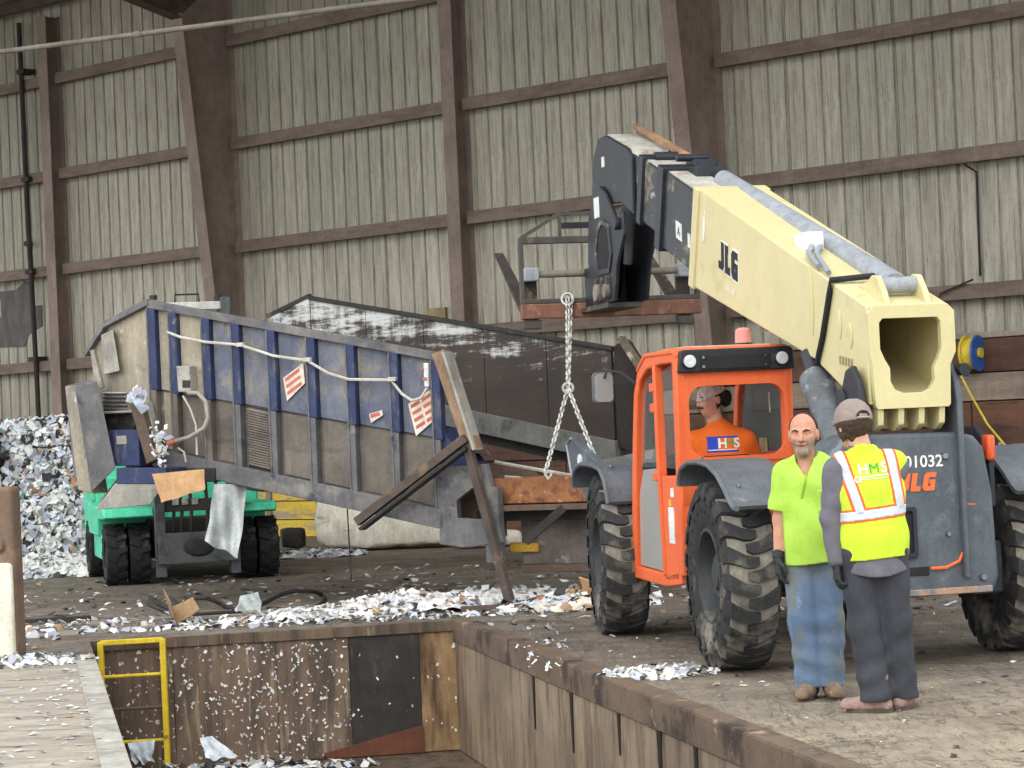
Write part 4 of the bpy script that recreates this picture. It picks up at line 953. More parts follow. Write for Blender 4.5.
for i in range(8):
    x0, x1 = RX[i] + .09, RX[i + 1] - .02
    wedge(x0, x1, .015, .05, lambda u: mid(u) + .01, lambda u: top(u) - .09).build('upper_panel', 'panel_beige' if i < 2 else 'panel_blue', CM, bevel=.004)
    if i == 3:
        lv = wedge(x0, x1, .03, .05, lambda u: bot(u) + .2, lambda u: mid(u) - .01).build('louvre_panel', 'grime_black', CM)
        n_ = 22
        for k in range(n_):
            t0 = bot((x0 + x1) / 2) + .22 + k * (mid(x0) - bot(x0) - .26) / n_
            b = MB(); b.hexa([(x0 + .02, .0, t0 + .05), (x1 - .02, .0, t0 - .02), (x1 - .02, .03, t0 - .012), (x0 + .02, .03, t0 + .058), (x0 + .02, .0, t0 + .062), (x1 - .02, .0, t0 - .008), (x1 - .02, .03, t0 + .01), (x0 + .02, .03, t0 + .08)])
            b.build('slat', 'panel_brown', lv, smooth=0)
    else:
        inset = .03 if i in (4, 5) else .015
        wedge(x0 + .01, x1 - .01, .05 - inset, .052, lambda u: bot(u) + .21, lambda u: mid(u) - .015).build('lower_panel', 'panel_beige' if i == 0 else 'panel_brown', CM, bevel=.006)
# chamfered head at the left end
A0, A1, A2 = Vector((0, 0, 0)), Vector((-.79, .3, 0)), Vector((-1.22, .45, 0))
b = MB(); b.add([(0, 0, 3.33), (-.79, .3, 3.12), (-1.12, .42, 2.84), (-.98, .42, 1.9), (-.6, .3, 1.5), (0, 0, 1.54), (.05, .1, 3.33), (-.75, .4, 3.12), (-1.08, .52, 2.84), (-.95, .52, 1.9), (-.57, .4, 1.5), (.05, .1, 1.54)],
              [(0, 1, 2, 3, 4, 5), (11, 10, 9, 8, 7, 6)] + [(i, 6 + i, 6 + (i + 1) % 6, (i + 1) % 6) for i in range(6)]); hd = b.build('head_panel', 'panel_beige', CM, smooth=0)
b = MB(); b.beam((.02, -.02, 3.31), (-.80, .28, 3.11), .10, .07); b.build('head_rail', 'blue_rail', hd, bevel=.006)
b = MB(); b.beam((-.78, .28, 3.12), (-1.16, .42, 2.80), .10, .06); b.build('head_rail', 'blue_rail', hd, bevel=.006)
b = MB(); b.add([(-1.12, .42, 2.84), (-.98, .42, 1.6), (-.9, 1.7, 1.6), (-1.0, 1.7, 2.84), (-1.06, .42, 2.84), (-.92, .42, 1.6), (-.86, 1.66, 1.6), (-.94, 1.66, 2.84)], [(0, 1, 2, 3), (7, 6, 5, 4), (0, 4, 5, 1), (1, 5, 6, 2), (2, 6, 7, 3), (3, 7, 4, 0)]); b.build('end_panel', 'panel_beige', CM, smooth=0)
b = MB(); b.hexa([KP(104, 375, .18), KP(120, 371, .10), KP(120, 371, .25), KP(104, 375, .3), KP(101, 335, .18), KP(113, 330, .10), KP(113, 330, .25), KP(101, 335, .3)]); b.build('duct_box', 'pale_grey', hd, bevel=.01)
b = MB(); b.beam(KP(93, 350, .2), KP(102, 388, .2), .05, .05); b.build('head_strut', 'pale_grey', hd)
# drive unit at the left end
def kbox(name, px0, py0, px1, py1, y, dpt, m, skew=0, parent=CM, bev=.01):
    p = [KP(px0, py1, y), KP(px1, py1, y), KP(px1 + skew, py0, y), KP(px0 + skew, py0, y)]; dv = Vector((0, dpt, 0))
    b = MB(); b.hexa([p[0], p[1], p[1] + dv, p[0] + dv, p[3], p[2], p[2] + dv, p[3] + dv]); return b.build(name, m, parent, bevel=bev)
b = MB(); p = [KP(92, 492, -.35), KP(116, 468, -.40), KP(97, 381, -.40), KP(73, 386, -.35)]
bk = [KP(74, 478, .35), KP(96, 462, .3), KP(88, 380, .3), KP(65, 386, .3)]
b.hexa([p[0], p[1], bk[1], bk[0], p[3], p[2], bk[2], bk[3]]); b.build('side_plate', 'blue_rail', CM, bevel=.012)
p = [KP(78, 490, -.30), KP(92, 494, -.36), KP(74, 386, -.36), KP(65, 387, -.1)]
MB().hexa([p[0], p[1], p[1] + Vector((0, .3, 0)), p[0] + Vector((0, .3, 0)), p[3], p[2], p[2] + Vector((0, .3, 0)), p[3] + Vector((0, .3, 0))]).build('side_cover', 'panel_beige', CM, bevel=.01)
kbox('drive_tray', 116, 468, 166, 484, -.45, .8, 'blue_paint')
b = MB(); p = [KP(96, 510, -.40), KP(150, 505, -.40), KP(165, 483, -.44), KP(116, 483, -.44)]; bk = [KP(100, 500, .3), KP(150, 497, .3), KP(165, 480, .3), KP(116, 480, .3)]
b.hexa([p[0], p[1], bk[1], bk[0], p[3], p[2], bk[2], bk[3]]); b.build('drip_pan', 'pale_grey', CM, bevel=.008)
kbox('motor_box', 110, 430, 140, 466, -.30, .5, 'blue_paint', skew=-2)
MB().box(*(lambda a, c: (a.x, c.x, -.312, -.30, c.z, a.z))(KP(117, 436, -.3), KP(127, 444, -.3))).build('motor_plate', 'pale_grey', CM)
kbox('valve_block', 104, 392, 128, 412, -.1, .4, 'pale_grey', skew=-3)
for k in range(5):
    a = KP(104, 394 + k * 4, -.12); c = KP(127, 394 + k * 4, -.12); MB().beam(a, c, .03, .012).build('cooling_fin', 'grime_black', CM)
kbox('shadow_bay', 103, 410, 134, 432, -.05, .4, 'grime_black')  # solid black block; the shade of the bay is in its colour
MB().tube([KP(102, 413, -.14), KP(140, 411, -.14)], .015, 8).build('guard_tube', 'pale_grey', CM)
b = MB(); b.beam(KP(137, 402, -.25), KP(154, 462, -.3), .14, .10, (0, 1, 0)); b.build('rusty_strut', 'rust_brown', CM, bevel=.01)
b = MB(); b.beam(KP(147, 402, -.15), KP(160, 458, -.2), .07, .10, (0, 1, 0)); b.build('grey_strut', 'pale_grey', CM, bevel=.01)
kbox('switch_box', 178, 366, 191, 392, -.12, .14, 'pale_grey', skew=-2)
kbox('switch_window', 182, 380, 190, 388, -.125, .02, 'grime_black')
b = MB(); b.tube([KP(188, 393, -.12), KP(198, 393, -.14), KP(206, 402, -.14), KP(208, 418, -.14), KP(204, 428, -.14), KP(190, 437, -.14), KP(176, 441, -.14)], .024, 8); b.build('hose', 'pale_grey', CM)
b = MB(); b.tube([KP(176, 441, -.14), KP(168, 444, -.14)], .03, 8); b.build('hose_coupling', 'tag_red', CM)
b = MB(); b.tube([KP(183, 396, -.1), KP(190, 408, -.1), KP(196, 425, -.1), KP(197, 455, -.1)], .012, 6); b.build('cable', 'rope', CM)
b = MB(); b.tube([KP(186, 462, -.1), KP(184, 452, -.1), KP(178, 448, -.1)], .012, 6); b.build('cable', 'rope', CM)
kbox('skirt_plate', 160, 468, 215, 482, -.08, 1.2, 'grime_black')
# plastic caught on the unit
def crumple(name, c, r, n, seed, m, parent=None, flat=.5):
    R_ = random.Random(seed); b = MB()
    for i in range(n):
        p = [Vector((R_.uniform(-1, 1) * r, R_.uniform(-1, 1) * r, R_.uniform(-1, 1) * r * flat)) for _ in range(4)]
        ctr = sum(p, Vector()) / 4; b.add([Vector(c) + q_ for q_ in p] , [(0, 1, 2), (0, 2, 3)])
    return b.build(name, m, parent, smooth=0)
# sagging rope along the ribs
ties = [(167, 332), (240, 345), (307, 360), (392, 380), (412, 401), (421, 399), (428, 390)]
sag = [(167, 332), (180, 337), (205, 342), (240, 345), (274, 356), (307, 360.5), (328, 373), (349, 379.5), (391, 380), (402, 394), (412, 400.5), (421, 398), (427, 388)]
b = MB(); b.tube([KP(x, y, -.085) for x, y in sag], .016, 6); b.build('rope', 'rope', CM)
for x, y in ((240, 345), (307, 360), (392, 379.5)): MB().box(*(lambda a: (a.x - .04, a.x + .05, -.11, -.06, a.z - .02, a.z + .025))(KP(x, y, -.085))).build('rope_tie', 'rope', CM, bevel=.006)
# warning stickers, slanted, and a hanging tag
def sticker(pts, y, rows_, cols):
    base = [KP(px, py, y) for px, py in pts]; b = MB(); n_ = len(base)
    b.add(base + [q_ + Vector((0, .006, 0)) for q_ in base], [tuple(range(n_)), tuple(reversed(range(n_, 2 * n_)))] + [(i, n_ + i, n_ + (i + 1) % n_, (i + 1) % n_) for i in range(n_)])
    st_ = b.build('warning_sticker', mat('sticker', (226, 216, 200), (196, 184, 166), nscale=9, layers=(((150, 140, 124), 7, .6, .68, (1, 1, 1)),), bump=.05), CM, smooth=0)
    a, c_, d_ = base[0], base[1], base[3]
    for i in range(rows_):
        for j in range(cols):
            u0, u1 = .08 + j * .86 / cols, .08 + (j + .82) * .86 / cols; v0 = .08 + i * .86 / rows_; v1 = v0 + .42 / rows_
            P = lambda u, v: a + (c_ - a) * u + (d_ - a) * v + Vector((0, -.003, 0))
            MB().add([P(u0, v0), P(u1, v0), P(u1, v1), P(u0, v1)], [(0, 1, 2, 3)]).build('red_print', 'tag_red', st_, smooth=0)
    return st_
sticker([(408, 404), (433, 388), (432, 422), (416, 436)], -.012, 4, 2)
sticker([(283, 378), (303, 363), (305, 383), (287, 401)], -.012, 3, 1)
sticker([(369, 414), (382, 410), (383, 415), (371, 423)], -.012, 1, 1)
kbox('hanging_tag', 424, 363, 429, 387, -.07, .03, 'plastic_white', skew=-1); kbox('tag_stripe', 421, 367, 424, 371, -.075, .03, 'tag_red'); kbox('tag_stripe', 422, 377, 427, 381, -.075, .03, 'tag_red')
# right end: leaning rusty post, prop, cut plate, rusty beam
b = MB(); b.beam(KP(441, 352, -.12), KP(474, 450, -.12), .14, .16, (0, 1, 0)); b.build('leaning_channel', mat('channel_tan', (150, 124, 98), (122, 100, 80), layers=(((172, 138, 100), 2, .55, .65, (1, 1, 1)),), bump=.3), CM, bevel=.006)
b = MB(); b.beam(KP(447, 352, -.14), KP(478, 450, -.14), .03, .2, (0, 1, 0)); b.build('channel_flange', 'rail_grey' if 'rail_grey' in MATS else 'pale_grey', CM, bevel=.004)
b = MB(); p0, p1 = KP(466, 440, -.16), KP(511, 606, -.16); p1.z = 0.0; b.beam(p0, p1, .08, .10, (0, 1, 0)); b.build('support_leg', 'leg_rust', CM, bevel=.006)
MB().box(p1.x - .12, p1.x + .12, -.28, -.04, 0, .02).build('leg_foot', 'rust_brown', CM)
b = MB(); b.beam(KP(357, 522, -.26), KP(466, 438, -.22), .09, .085, (0, 1, 0)); b.build('prop_bar', 'leg_rust', CM, bevel=.006)
MB().beam(KP(362, 529, -.24), KP(468, 448, -.20), .03, .14, (0, 1, 0)).build('prop_bar_flange', 'grime_black', CM)
b = MB(); pl_o = [(3.44, .62), (3.7, .58), (4.16, .62), (4.1, 1.0), (4.0, 1.42), (3.5, 1.40)]; pl_i = [(3.66, .88), (3.94, .86), (3.96, 1.0), (3.92, 1.20), (3.84, 1.18), (3.66, 1.06)]
b.ring(pl_o, pl_i, XZ, -.06, .04); b.build('cut_plate', 'blue_rail', CM, bevel=.006)
MB().box(3.5, 4.0, .34, .38, .66, 1.3).build('inner_plate', 'rust_brown', CM)
wedge(3.48, 3.78, .0, .4, lambda x: 1.36, lambda x: 1.80 - (x - 3.48) * 1.2).build('corner_gusset', 'blue_paint', CM)
b = MB(); b.hexa([KP(470, 452, .1), KP(492, 456, .1), KP(492, 456, .5), KP(470, 452, .5), KP(468, 438, .1), KP(478, 437, .1), KP(478, 437, .5), KP(468, 438, .5)]); b.build('bent_flap', 'rust_brown', CM, bevel=.005)
bx_ = MB(); bx_.box(3.92, 5.02, .12, .9, 1.0, 1.26); bm_ = bx_.build('rusty_beam', 'rust_orange', CM, bevel=.012)
MB().box(3.92, 5.06, .08, .95, .93, .99).build('beam_flange', 'rust_brown', CM, bevel=.006)
MB().box(3.7, 5.08, .3, 1.5, .82, .93).build('underframe', 'grime_black', CM, bevel=.006)
MB().box(4.08, 4.98, .55, .62, .36, .84).build('apron_plate', mat('apron', (122, 112, 106), (98, 90, 86), layers=(((176, 172, 166), 4, .6, .7, (1, 1, 1)),)), CM, bevel=.006)
kbox('yellow_plate', 510, 543, 538, 552, .5, .05, mat('yellow_block', (206, 164, 58), (186, 146, 52), layers=(((120, 96, 60), 4, .6, .68, (1, 1, 1)),)))
MB().box(4.08, 5.05, .5, .58, .28, .36).build('rusty_sill', 'rust_brown', CM, bevel=.006)
MB().beam((4.36, .05, .62), (4.78, .1, .95), .06, .08).build('loose_strut', 'grime_black', CM)
MB().box(3.96, 4.12, -.05, .08, .42, 1.18).build('end_stile', 'blue_rail', CM, bevel=.006)
MB().tube([KP(495, 462, .5), KP(540, 470, .5), KP(585, 478, .5)], .02, 6).build('loose_rod', 'pale_grey', CM)
MB().tube([KP(495, 476, .4), KP(520, 478, .4), KP(545, 484, .4)], .018, 6).build('loose_rod', 'pale_grey', CM)
MB().hexa([KP(500, 474, .7), KP(545, 478, .7), KP(545, 478, 1.0), KP(500, 474, 1.0), KP(500, 466, .7), KP(530, 468, .7), KP(530, 468, 1.0), KP(500, 466, 1.0)]).build('scrap_plate', 'rust_brown', CM)
b = MB(); b.tube([(2.36, -.02, bot(2.4)), (2.37, -.02, .25)], .008, 6); b.build('dangling_wire', 'grime_black', CM)

# lifting chain: hangs from the fork carriage, its legs hooked to the rusty beam
mat('chain_steel', (196, 196, 188), (160, 160, 152), rough=.45, metal=.3, bump=0)
CH = thing('lifting_chain', 'galvanised chain sling hanging from the fork carriage in two legs', 'chain')
def THW(x, y, z): return Matrix.Translation((2.53, 16.71, 0)) @ Matrix.Rotation(math.radians(103), 4, 'Z') @ Vector((x, y, z))
ctop = THW(6.84, .40, 3.07); knot = at(568, 388, 23.15)
def KW(v): return KO + KXv * v[0] + KYv * v[1] + Vector((0, 0, v[2]))
h1, h2 = at(545, 474, 22.95), at(597, 463, 22.75)
chain('main_drop', ctop, knot, CH, 'chain_steel', L=.085, w=.052, r=.0115)
chain('main_drop', ctop + Vector((.035, 0, 0)), knot, CH, 'chain_steel', L=.085, w=.052, r=.0115)
chain('sling_leg', knot, h1, CH, 'chain_steel', L=.085, w=.052, r=.0115); chain('sling_leg', knot, h2, CH, 'chain_steel', L=.085, w=.052, r=.0115)
for ob_ in CH.children: tag(ob_, kind='stuff')
B = MB(); B.tube([ctop + Vector((.06 * math.cos(a), .06 * math.sin(a) * .3, .06 * math.sin(a) - .02)) for a in [i * math.pi / 8 for i in range(16)]], .014, 6, closed=True); B.build('shackle', 'chain_steel', CH)
B = MB(); B.tube([knot + Vector((.05 * math.cos(a), 0, .05 * math.sin(a))) for a in [i * math.pi / 8 for i in range(16)]], .014, 6, closed=True); B.build('master_ring', 'chain_steel', CH)
for h_ in (h1, h2):
    B = MB(); B.tube([h_ + Vector((0, 0, .06)), h_ + Vector((0, 0, 0)), h_ + Vector((.03, 0, -.05)), h_ + Vector((.06, 0, -.02)), h_ + Vector((.06, 0, .01))], .014, 6); B.build('hook', 'chain_steel', CH)

# ------------------------------------------------------------------ dark container behind the compactor
def black_flake():
    m = bpy.data.materials.new('black_worn_white'); m.use_nodes = True; t = NT(m); MATS['black_flake'] = m
    v = t.coords((.45, 1, 3.0)); sx = t.new('ShaderNodeSeparateXYZ'); t.link(t.coords(), sx.inputs[0])
    # white paint worn off in long flakes, kept best near the top rail at the left end
    hgt = t.math('ADD', sx.outputs[2], t.math('MULTIPLY', sx.outputs[0], .205))
    g = t.math('ADD', t.ramp(hgt, 2.4, 3.45), t.math('MULTIPLY', sx.outputs[0], -.13))
    f = t.ramp(t.math('ADD', t.math('MULTIPLY', g, .21), t.math('ADD', t.math('MULTIPLY', t.noise(v, 3.2, 10, .78), .75), t.math('MULTIPLY', t.noise(t.coords((2.5, 1, .6)), 3, 8, .7), .3))), .64, .735)
    c = t.mix(t.ramp(t.noise(t.coords(), 2, 8), .35, .65), lin((44, 36, 31)), lin((60, 48, 40)))
    t.color(t.mix(f, c, lin((190, 191, 189)))); t.b.inputs['Roughness'].default_value = .6
    t.bump(t.noise(v, 8, 6), .3, .01)
black_flake()
mat('band_grey', (112, 112, 108), (94, 94, 92), nscale=2, layers=(((70, 68, 66), 3, .58, .68, (1, 1, 1)),))
DO = Vector((-2.509, 29.0, 0)); DA = math.radians(-39.36); DXv = Vector((math.cos(DA), math.sin(DA), 0)); DYv = Vector((-math.sin(DA), math.cos(DA), 0))
DC = thing('scrap_container', 'long black open container with flaking white paint behind the blue compactor', 'container', DO, DA)
dt = lambda x: 3.53 - .19 * x
db = lambda x: 2.20 - .20 * x
def dw(x0, x1, y0, y1, f0, f1, name, m, bev=0):
    b = wedge(x0, x1, y0, y1, f0, f1); return b.build(name, m, DC, smooth=0, bevel=bev)
for i in range(5): dw(.02 + i * .94, .95 + i * .94, 0, .05, lambda x: db(x) + .3, lambda x: dt(x) - .02, 'side_panel', 'black_flake', .004)
dw(0, 4.2, 1.3, 1.35, lambda x: db(x) + .1, lambda x: dt(x) - .62, 'far_side', 'grime_black')
dw(0, 4.75, -.03, .06, lambda x: dt(x) - .05, dt, 'top_rail', 'grime_black', .008)
dw(0.2, 4.75, -.05, .05, lambda x: db(x) + .06, lambda x: db(x) + .31, 'bottom_band', 'band_grey', .008)
dw(0.2, 4.5, .05, 1.3, lambda x: db(x) + .06, lambda x: db(x) + .14, 'bed', 'grime_black')
b = MB(); b.add([(0, 0, 3.53), (-.84, .1, 3.33), (-.84, .1, 2.4), (0, 0, 2.4), (0, .05, 3.53), (-.84, .15, 3.33), (-.84, .15, 2.4), (0, .05, 2.4)], [(0, 1, 2, 3), (7, 6, 5, 4), (0, 4, 5, 1), (1, 5, 6, 2), (2, 6, 7, 3), (3, 7, 4, 0)]); b.build('nose_panel', 'black_flake', DC, smooth=0)
MB().beam((0, .02, 3.53), (-.86, .12, 3.33), .06, .05).build('nose_rail', 'grime_black', DC)
MB().hexa([(-.84, .1, 2.4), (-.8, .1, 2.4), (-.8, 1.3, 2.4), (-.84, 1.3, 2.4), (-.84, .1, 3.33), (-.8, .1, 3.33), (-.8, 1.3, 2.9), (-.84, 1.3, 2.9)]).build('nose_end', 'black_flake', DC, smooth=0)
# flared lip at the right end
MB().add([(4.75, .0, dt(4.75)), (4.95, -.05, 2.70), (5.02, -.06, 2.66), (5.3, -.08, 2.25), (5.28, -.06, 1.35), (4.75, 0, 1.5), (4.75, .06, dt(4.75)), (4.95, .02, 2.70), (5.02, .0, 2.66), (5.3, .0, 2.25), (5.28, .0, 1.35), (4.75, .06, 1.5)],
         [(0, 1, 2, 3, 4, 5), (11, 10, 9, 8, 7, 6)] + [(i, 6 + i, 6 + (i + 1) % 6, (i + 1) % 6) for i in range(6)]).build('flared_lip', mat('lip_dark', (52, 44, 38), (38, 33, 30)), DC, smooth=0)
MB().beam((4.93, -.09, 2.72), (5.27, -.12, 2.28), .10, .06).build('lip_bar', mat('lip_tan', (122, 108, 92), (92, 82, 72), nscale=6, layers=(((196, 184, 158), 5, .58, .66, (1, 1, 1)),)), DC, bevel=.006)
MB().hexa([(4.2, -.25, 1.0), (5.3, -.3, .95), (5.3, .3, .95), (4.2, .3, 1.0), (4.35, -.06, 1.32), (5.3, -.06, 1.46), (5.3, .1, 1.46), (4.35, .1, 1.32)]).build('hopper_floor', mat('hopper_grey', (132, 126, 116), (100, 96, 90)), DC)
for x in (4.15, 4.6):
    for y in (.15, 1.1): MB().box(x, x + .12, y, y + .12, 0, db(x) + .08).build('trestle_leg', 'grime_black', DC)
for x0, x1 in ((3.0, 4.1), (3.7, 4.6)): MB().beam((x0 + .06, .2, db(x0) - .3), (x1 + .06, .2, db(x1) - .5), .06, .1).build('trestle_brace', 'grime_black', DC)
dw(1.0, 4.72, .12, .24, lambda x: db(x) - .08, lambda x: db(x) + .06, 'trestle_beam', 'grime_black')

# ------------------------------------------------------------------ forklift under the left end of the compactor
mat('teal', (84, 204, 162), (72, 188, 148), rough=.5, nscale=2, layers=(((104, 148, 128), 3, .58, .72, (1, 1, 1)), ((70, 84, 78), 6, .64, .72, (1, 1, 1))), bump=.1)
mat('mast_grey', (92, 94, 96), (72, 74, 76), layers=(((60, 56, 52), 3, .56, .68, (1, 1, 1)),))
mat('tyre_dark', (46, 46, 47), (36, 36, 37), rough=.9, layers=(((92, 88, 82), 4, .58, .72, (1, 1, 1)),), spec=.2)
FK = thing('forklift', 'green forklift with dual front tyres holding up the compactor', 'forklift', (-4.14, 29.2, 0), math.radians(15))
FKn = FK
def small_tyre(name, x, y, r, w, lug, parent):
    b = MB(); b.lathe([(r * .52, -w / 2 * .9), (r * .8, -w / 2), (r * .95, -w / 2 * .96), (r, -w / 2 * .8), (r, w / 2 * .8), (r * .95, w / 2 * .96), (r * .8, w / 2), (r * .52, w / 2 * .9)], (0, 0, 0), (1, 0, 0), 32)
    if lug:
        for i in range(lug):
            for sd in (-1, 1):
                a0 = 2 * math.pi * (i + (.5 if sd > 0 else 0)) / lug; vs = []
                for yy, da in ((w * .49, 0), (w * .02, .12)):
                    for rr_ in (r * .98, r + .022):
                        for s_ in (-1, 1): a = a0 + da + s_ * .085; vs.append((sd * yy, rr_ * math.cos(a), rr_ * math.sin(a)))
                b.add(vs, [(0, 1, 3, 2), (4, 6, 7, 5), (2, 3, 7, 6), (0, 2, 6, 4), (1, 5, 7, 3)])
    o = b.build(name, 'tyre_dark', parent, smooth=25); o.location = (x, y, r + .02)
    b = MB(); b.lathe([(r * .54, -w * .42), (r * .5, -w * .3), (.02, -w * .25), (.02, w * .25), (r * .5, w * .3), (r * .54, w * .42)], (0, 0, 0), (1, 0, 0), 24, closed=False); b.build('wheel_disc', 'mast_grey', o)
    return o
for x in (-.98, -.69, .64, .93): small_tyre('front_tyre', x, 0, .365, .26, 14, FK)
for x in (-1.02, .98): small_tyre('rear_tyre', x, 2.1, .36, .26, 14, FK)
for sd in (-1, 1):
    b = MB(); b.prism([(-.5, .86), (-.42, .97), (.6, .97), (2.6, 1.0), (2.6, .6), (.52, .6), (.45, .82), (-.4, .84)], lambda u, v, d: (d, u, v), sd * .52, sd * (1.14 if sd < 0 else 1.02)); b.build('fender', 'teal', FK, bevel=.02)
    b = MB(); b.prism([(.5, .3), (1.6, .3), (1.6, .62), (.5, .62)], lambda u, v, d: (d, u, v), sd * .5, sd * 1.1); b.build('step_panel', 'teal', FK, bevel=.02)
b = MB(); b.prism([(.7, .95), (.7, 1.35), (1.0, 1.5), (2.8, 1.5), (2.8, .95)], lambda u, v, d: (d, u, v), -1.12, -.55); b.build('side_tank', 'teal', FK, bevel=.03)
MB().box(-1.16, -1.12, .9, 1.4, 1.05, 1.4).build('tank_cover', 'teal', FK, bevel=.01)
MB().box(-.55, 1.0, .9, 3.0, .6, 1.5).build('hood', 'teal', FK, bevel=.03)
MB().box(-1.0, 1.0, 2.6, 3.3, .4, 1.5).build('rear_counterweight', 'teal', FK, bevel=.05)
MB().box(-.5, .5, .1, .9, .3, .8).build('drive_axle', 'grime_black', FK, bevel=.02)
MB().box(-.35, .5, .35, .38, .8, 1.1).build('dash_panel', 'teal', FK, bevel=.01)
for x in (-.46, .46):
    b = MB(); b.box(x - .06, x + .06, -.62, -.44, .1, 3.55); b.box(x - (.06 if x > 0 else -.0), x + (.0 if x > 0 else .06), -.44, -.40, .1, 3.4); b.build('mast_rail', 'mast_grey', FK, bevel=.006)
MB().box(-.52, .52, -.6, -.46, 3.4, 3.5).build('mast_crossbar', mat('pale_steel', (200, 200, 194), (170, 168, 160)), FK, bevel=.008)
MB().box(-.46, .46, -.58, -.48, .9, 1.05).build('mast_tie', 'grime_black', FK, bevel=.008)
cpz = .26
MB().prism(rrect(-.5, .5, cpz, cpz + .38, .02), lambda u, v, d: (u, d, v), -.68, -.62).build('carriage_plate', 'mast_grey', FK, bevel=.008)
b = MB(); b.lathe([(.001, -.03), (.12, -.028), (.16, 0), (.001, 0)], (0, -.68, cpz + .2), (0, 1, 0), 20, closed=False); b.v = [(x * 1.25, y, (z - (cpz + .2)) * .8 + cpz + .2) for x, y, z in b.v]; b.build('axle_cover', 'grime_black', FK)
for x in (-.3, -.2, -.08, .12, .25): MB().tube([(x, -.5, .55), (x + .02, -.55, .9), (x, -.5, 1.4)], .022, 6).build('mast_hose', 'grime_black', FK)
for x in (-.26, -.14, -.02): MB().box(x - .04, x + .04, -.6, -.55, .98, 1.06).build('valve_tag', 'pale_grey', FK, bevel=.006)
for x in (-.55, .50): 
    b = MB(); b.box(x - .08, x + .08, -3.2, -.7, 1.16, 1.21); b.box(x - .08, x + .08, -.76, -.70, 1.16, 1.9); b.build('fork', 'grime_black', FK, bevel=.006)
MB().box(-.75, .75, -.70, -.62, 1.3, 1.42).build('fork_bar', 'grime_black', FK); MB().box(-.75, .75, -.70, -.62, 1.72, 1.84).build('fork_bar', 'grime_black', FK)
for sx_ in (-.62, .62):
    for (ya, yb, za, zb) in ((.2, .35, 1.0, 2.5), (1.9, 1.7, 1.5, 2.5)): MB().beam((sx_, ya, za), (sx_ * .95, yb, zb), .07, .07).build('guard_post', 'grime_black', FK)
MB().box(-.62, .62, .3, 1.75, 2.5, 2.56).build('overhead_guard', 'grime_black', FK, bevel=.01)
for x, y_ in ((-.42, 3.6), (.38, 3.58)): MB().cyl((x, -.53, 3.5), (x, -.53, y_), .05, n=10).build('mast_cap', 'grime_black', FK)
MB().tube([(-.15, -.5, 3.5), (-.15, -.5, 3.6), (.15, -.5, 3.6), (.15, -.5, 3.5)], .012, 6).build('mast_loop', 'grime_black', FK)

# hanging cardboard and plastic sheet
def sheet_hang(name, corners, nx, ny, amp, m, label, cat, seed):
    R_ = random.Random(seed); b = MB(); tl, tr, br_, bl_ = [Vector(c) for c in corners]; ph = [R_.uniform(0, 6) for _ in range(4)]
    for layer in (0, 1):
        for j in range(ny + 1):
            for i in range(nx + 1):
                u, v = i / nx, j / ny; p = tl.lerp(tr, u).lerp(bl_.lerp(br_, u), v)
                p.y += amp * (math.sin(u * 7 + ph[0] + v * 3) + .6 * math.sin(u * 15 + ph[1] - v * 5)) * (.3 + v) + layer * .008; p.x += amp * .4 * math.sin(v * 9 + ph[2]) * v; p.z += amp * .5 * math.sin(u * 11 + ph[3]) * v
                b.v.append(tuple(p))
    w_ = nx + 1; o = w_ * (ny + 1)
    for j in range(ny):
        for i in range(nx):
            a = j * w_ + i; b.f += [(a, a + 1, a + w_ + 1, a + w_), (o + a, o + a + w_, o + a + w_ + 1, o + a + 1)]
    return tag(b.build(name, m, None, smooth=60), label, cat)
sheet_hang('cardboard_sheet', [at(152, 474, 24.3), at(204, 469, 24.3), at(205, 489, 24.25), at(161, 503, 24.25)], 10, 8, .012, mat('cardboard', (192, 152, 110), (176, 138, 98), nscale=2, bump=.1), 'torn brown cardboard sheet hanging under the compactor', 'cardboard', 2)
sheet_hang('plastic_sheet', [at(214, 484, 24.5), at(247, 484, 24.6), at(239, 557, 24.4), at(206, 542, 24.3)], 14, 18, .03, mat('plastic_film', (176, 180, 178), (142, 148, 148), rough=.25, nscale=5, spec=.6, bump=.4, bscale=14), 'grey plastic film hanging in front of the forklift wheel', 'plastic sheet', 4)
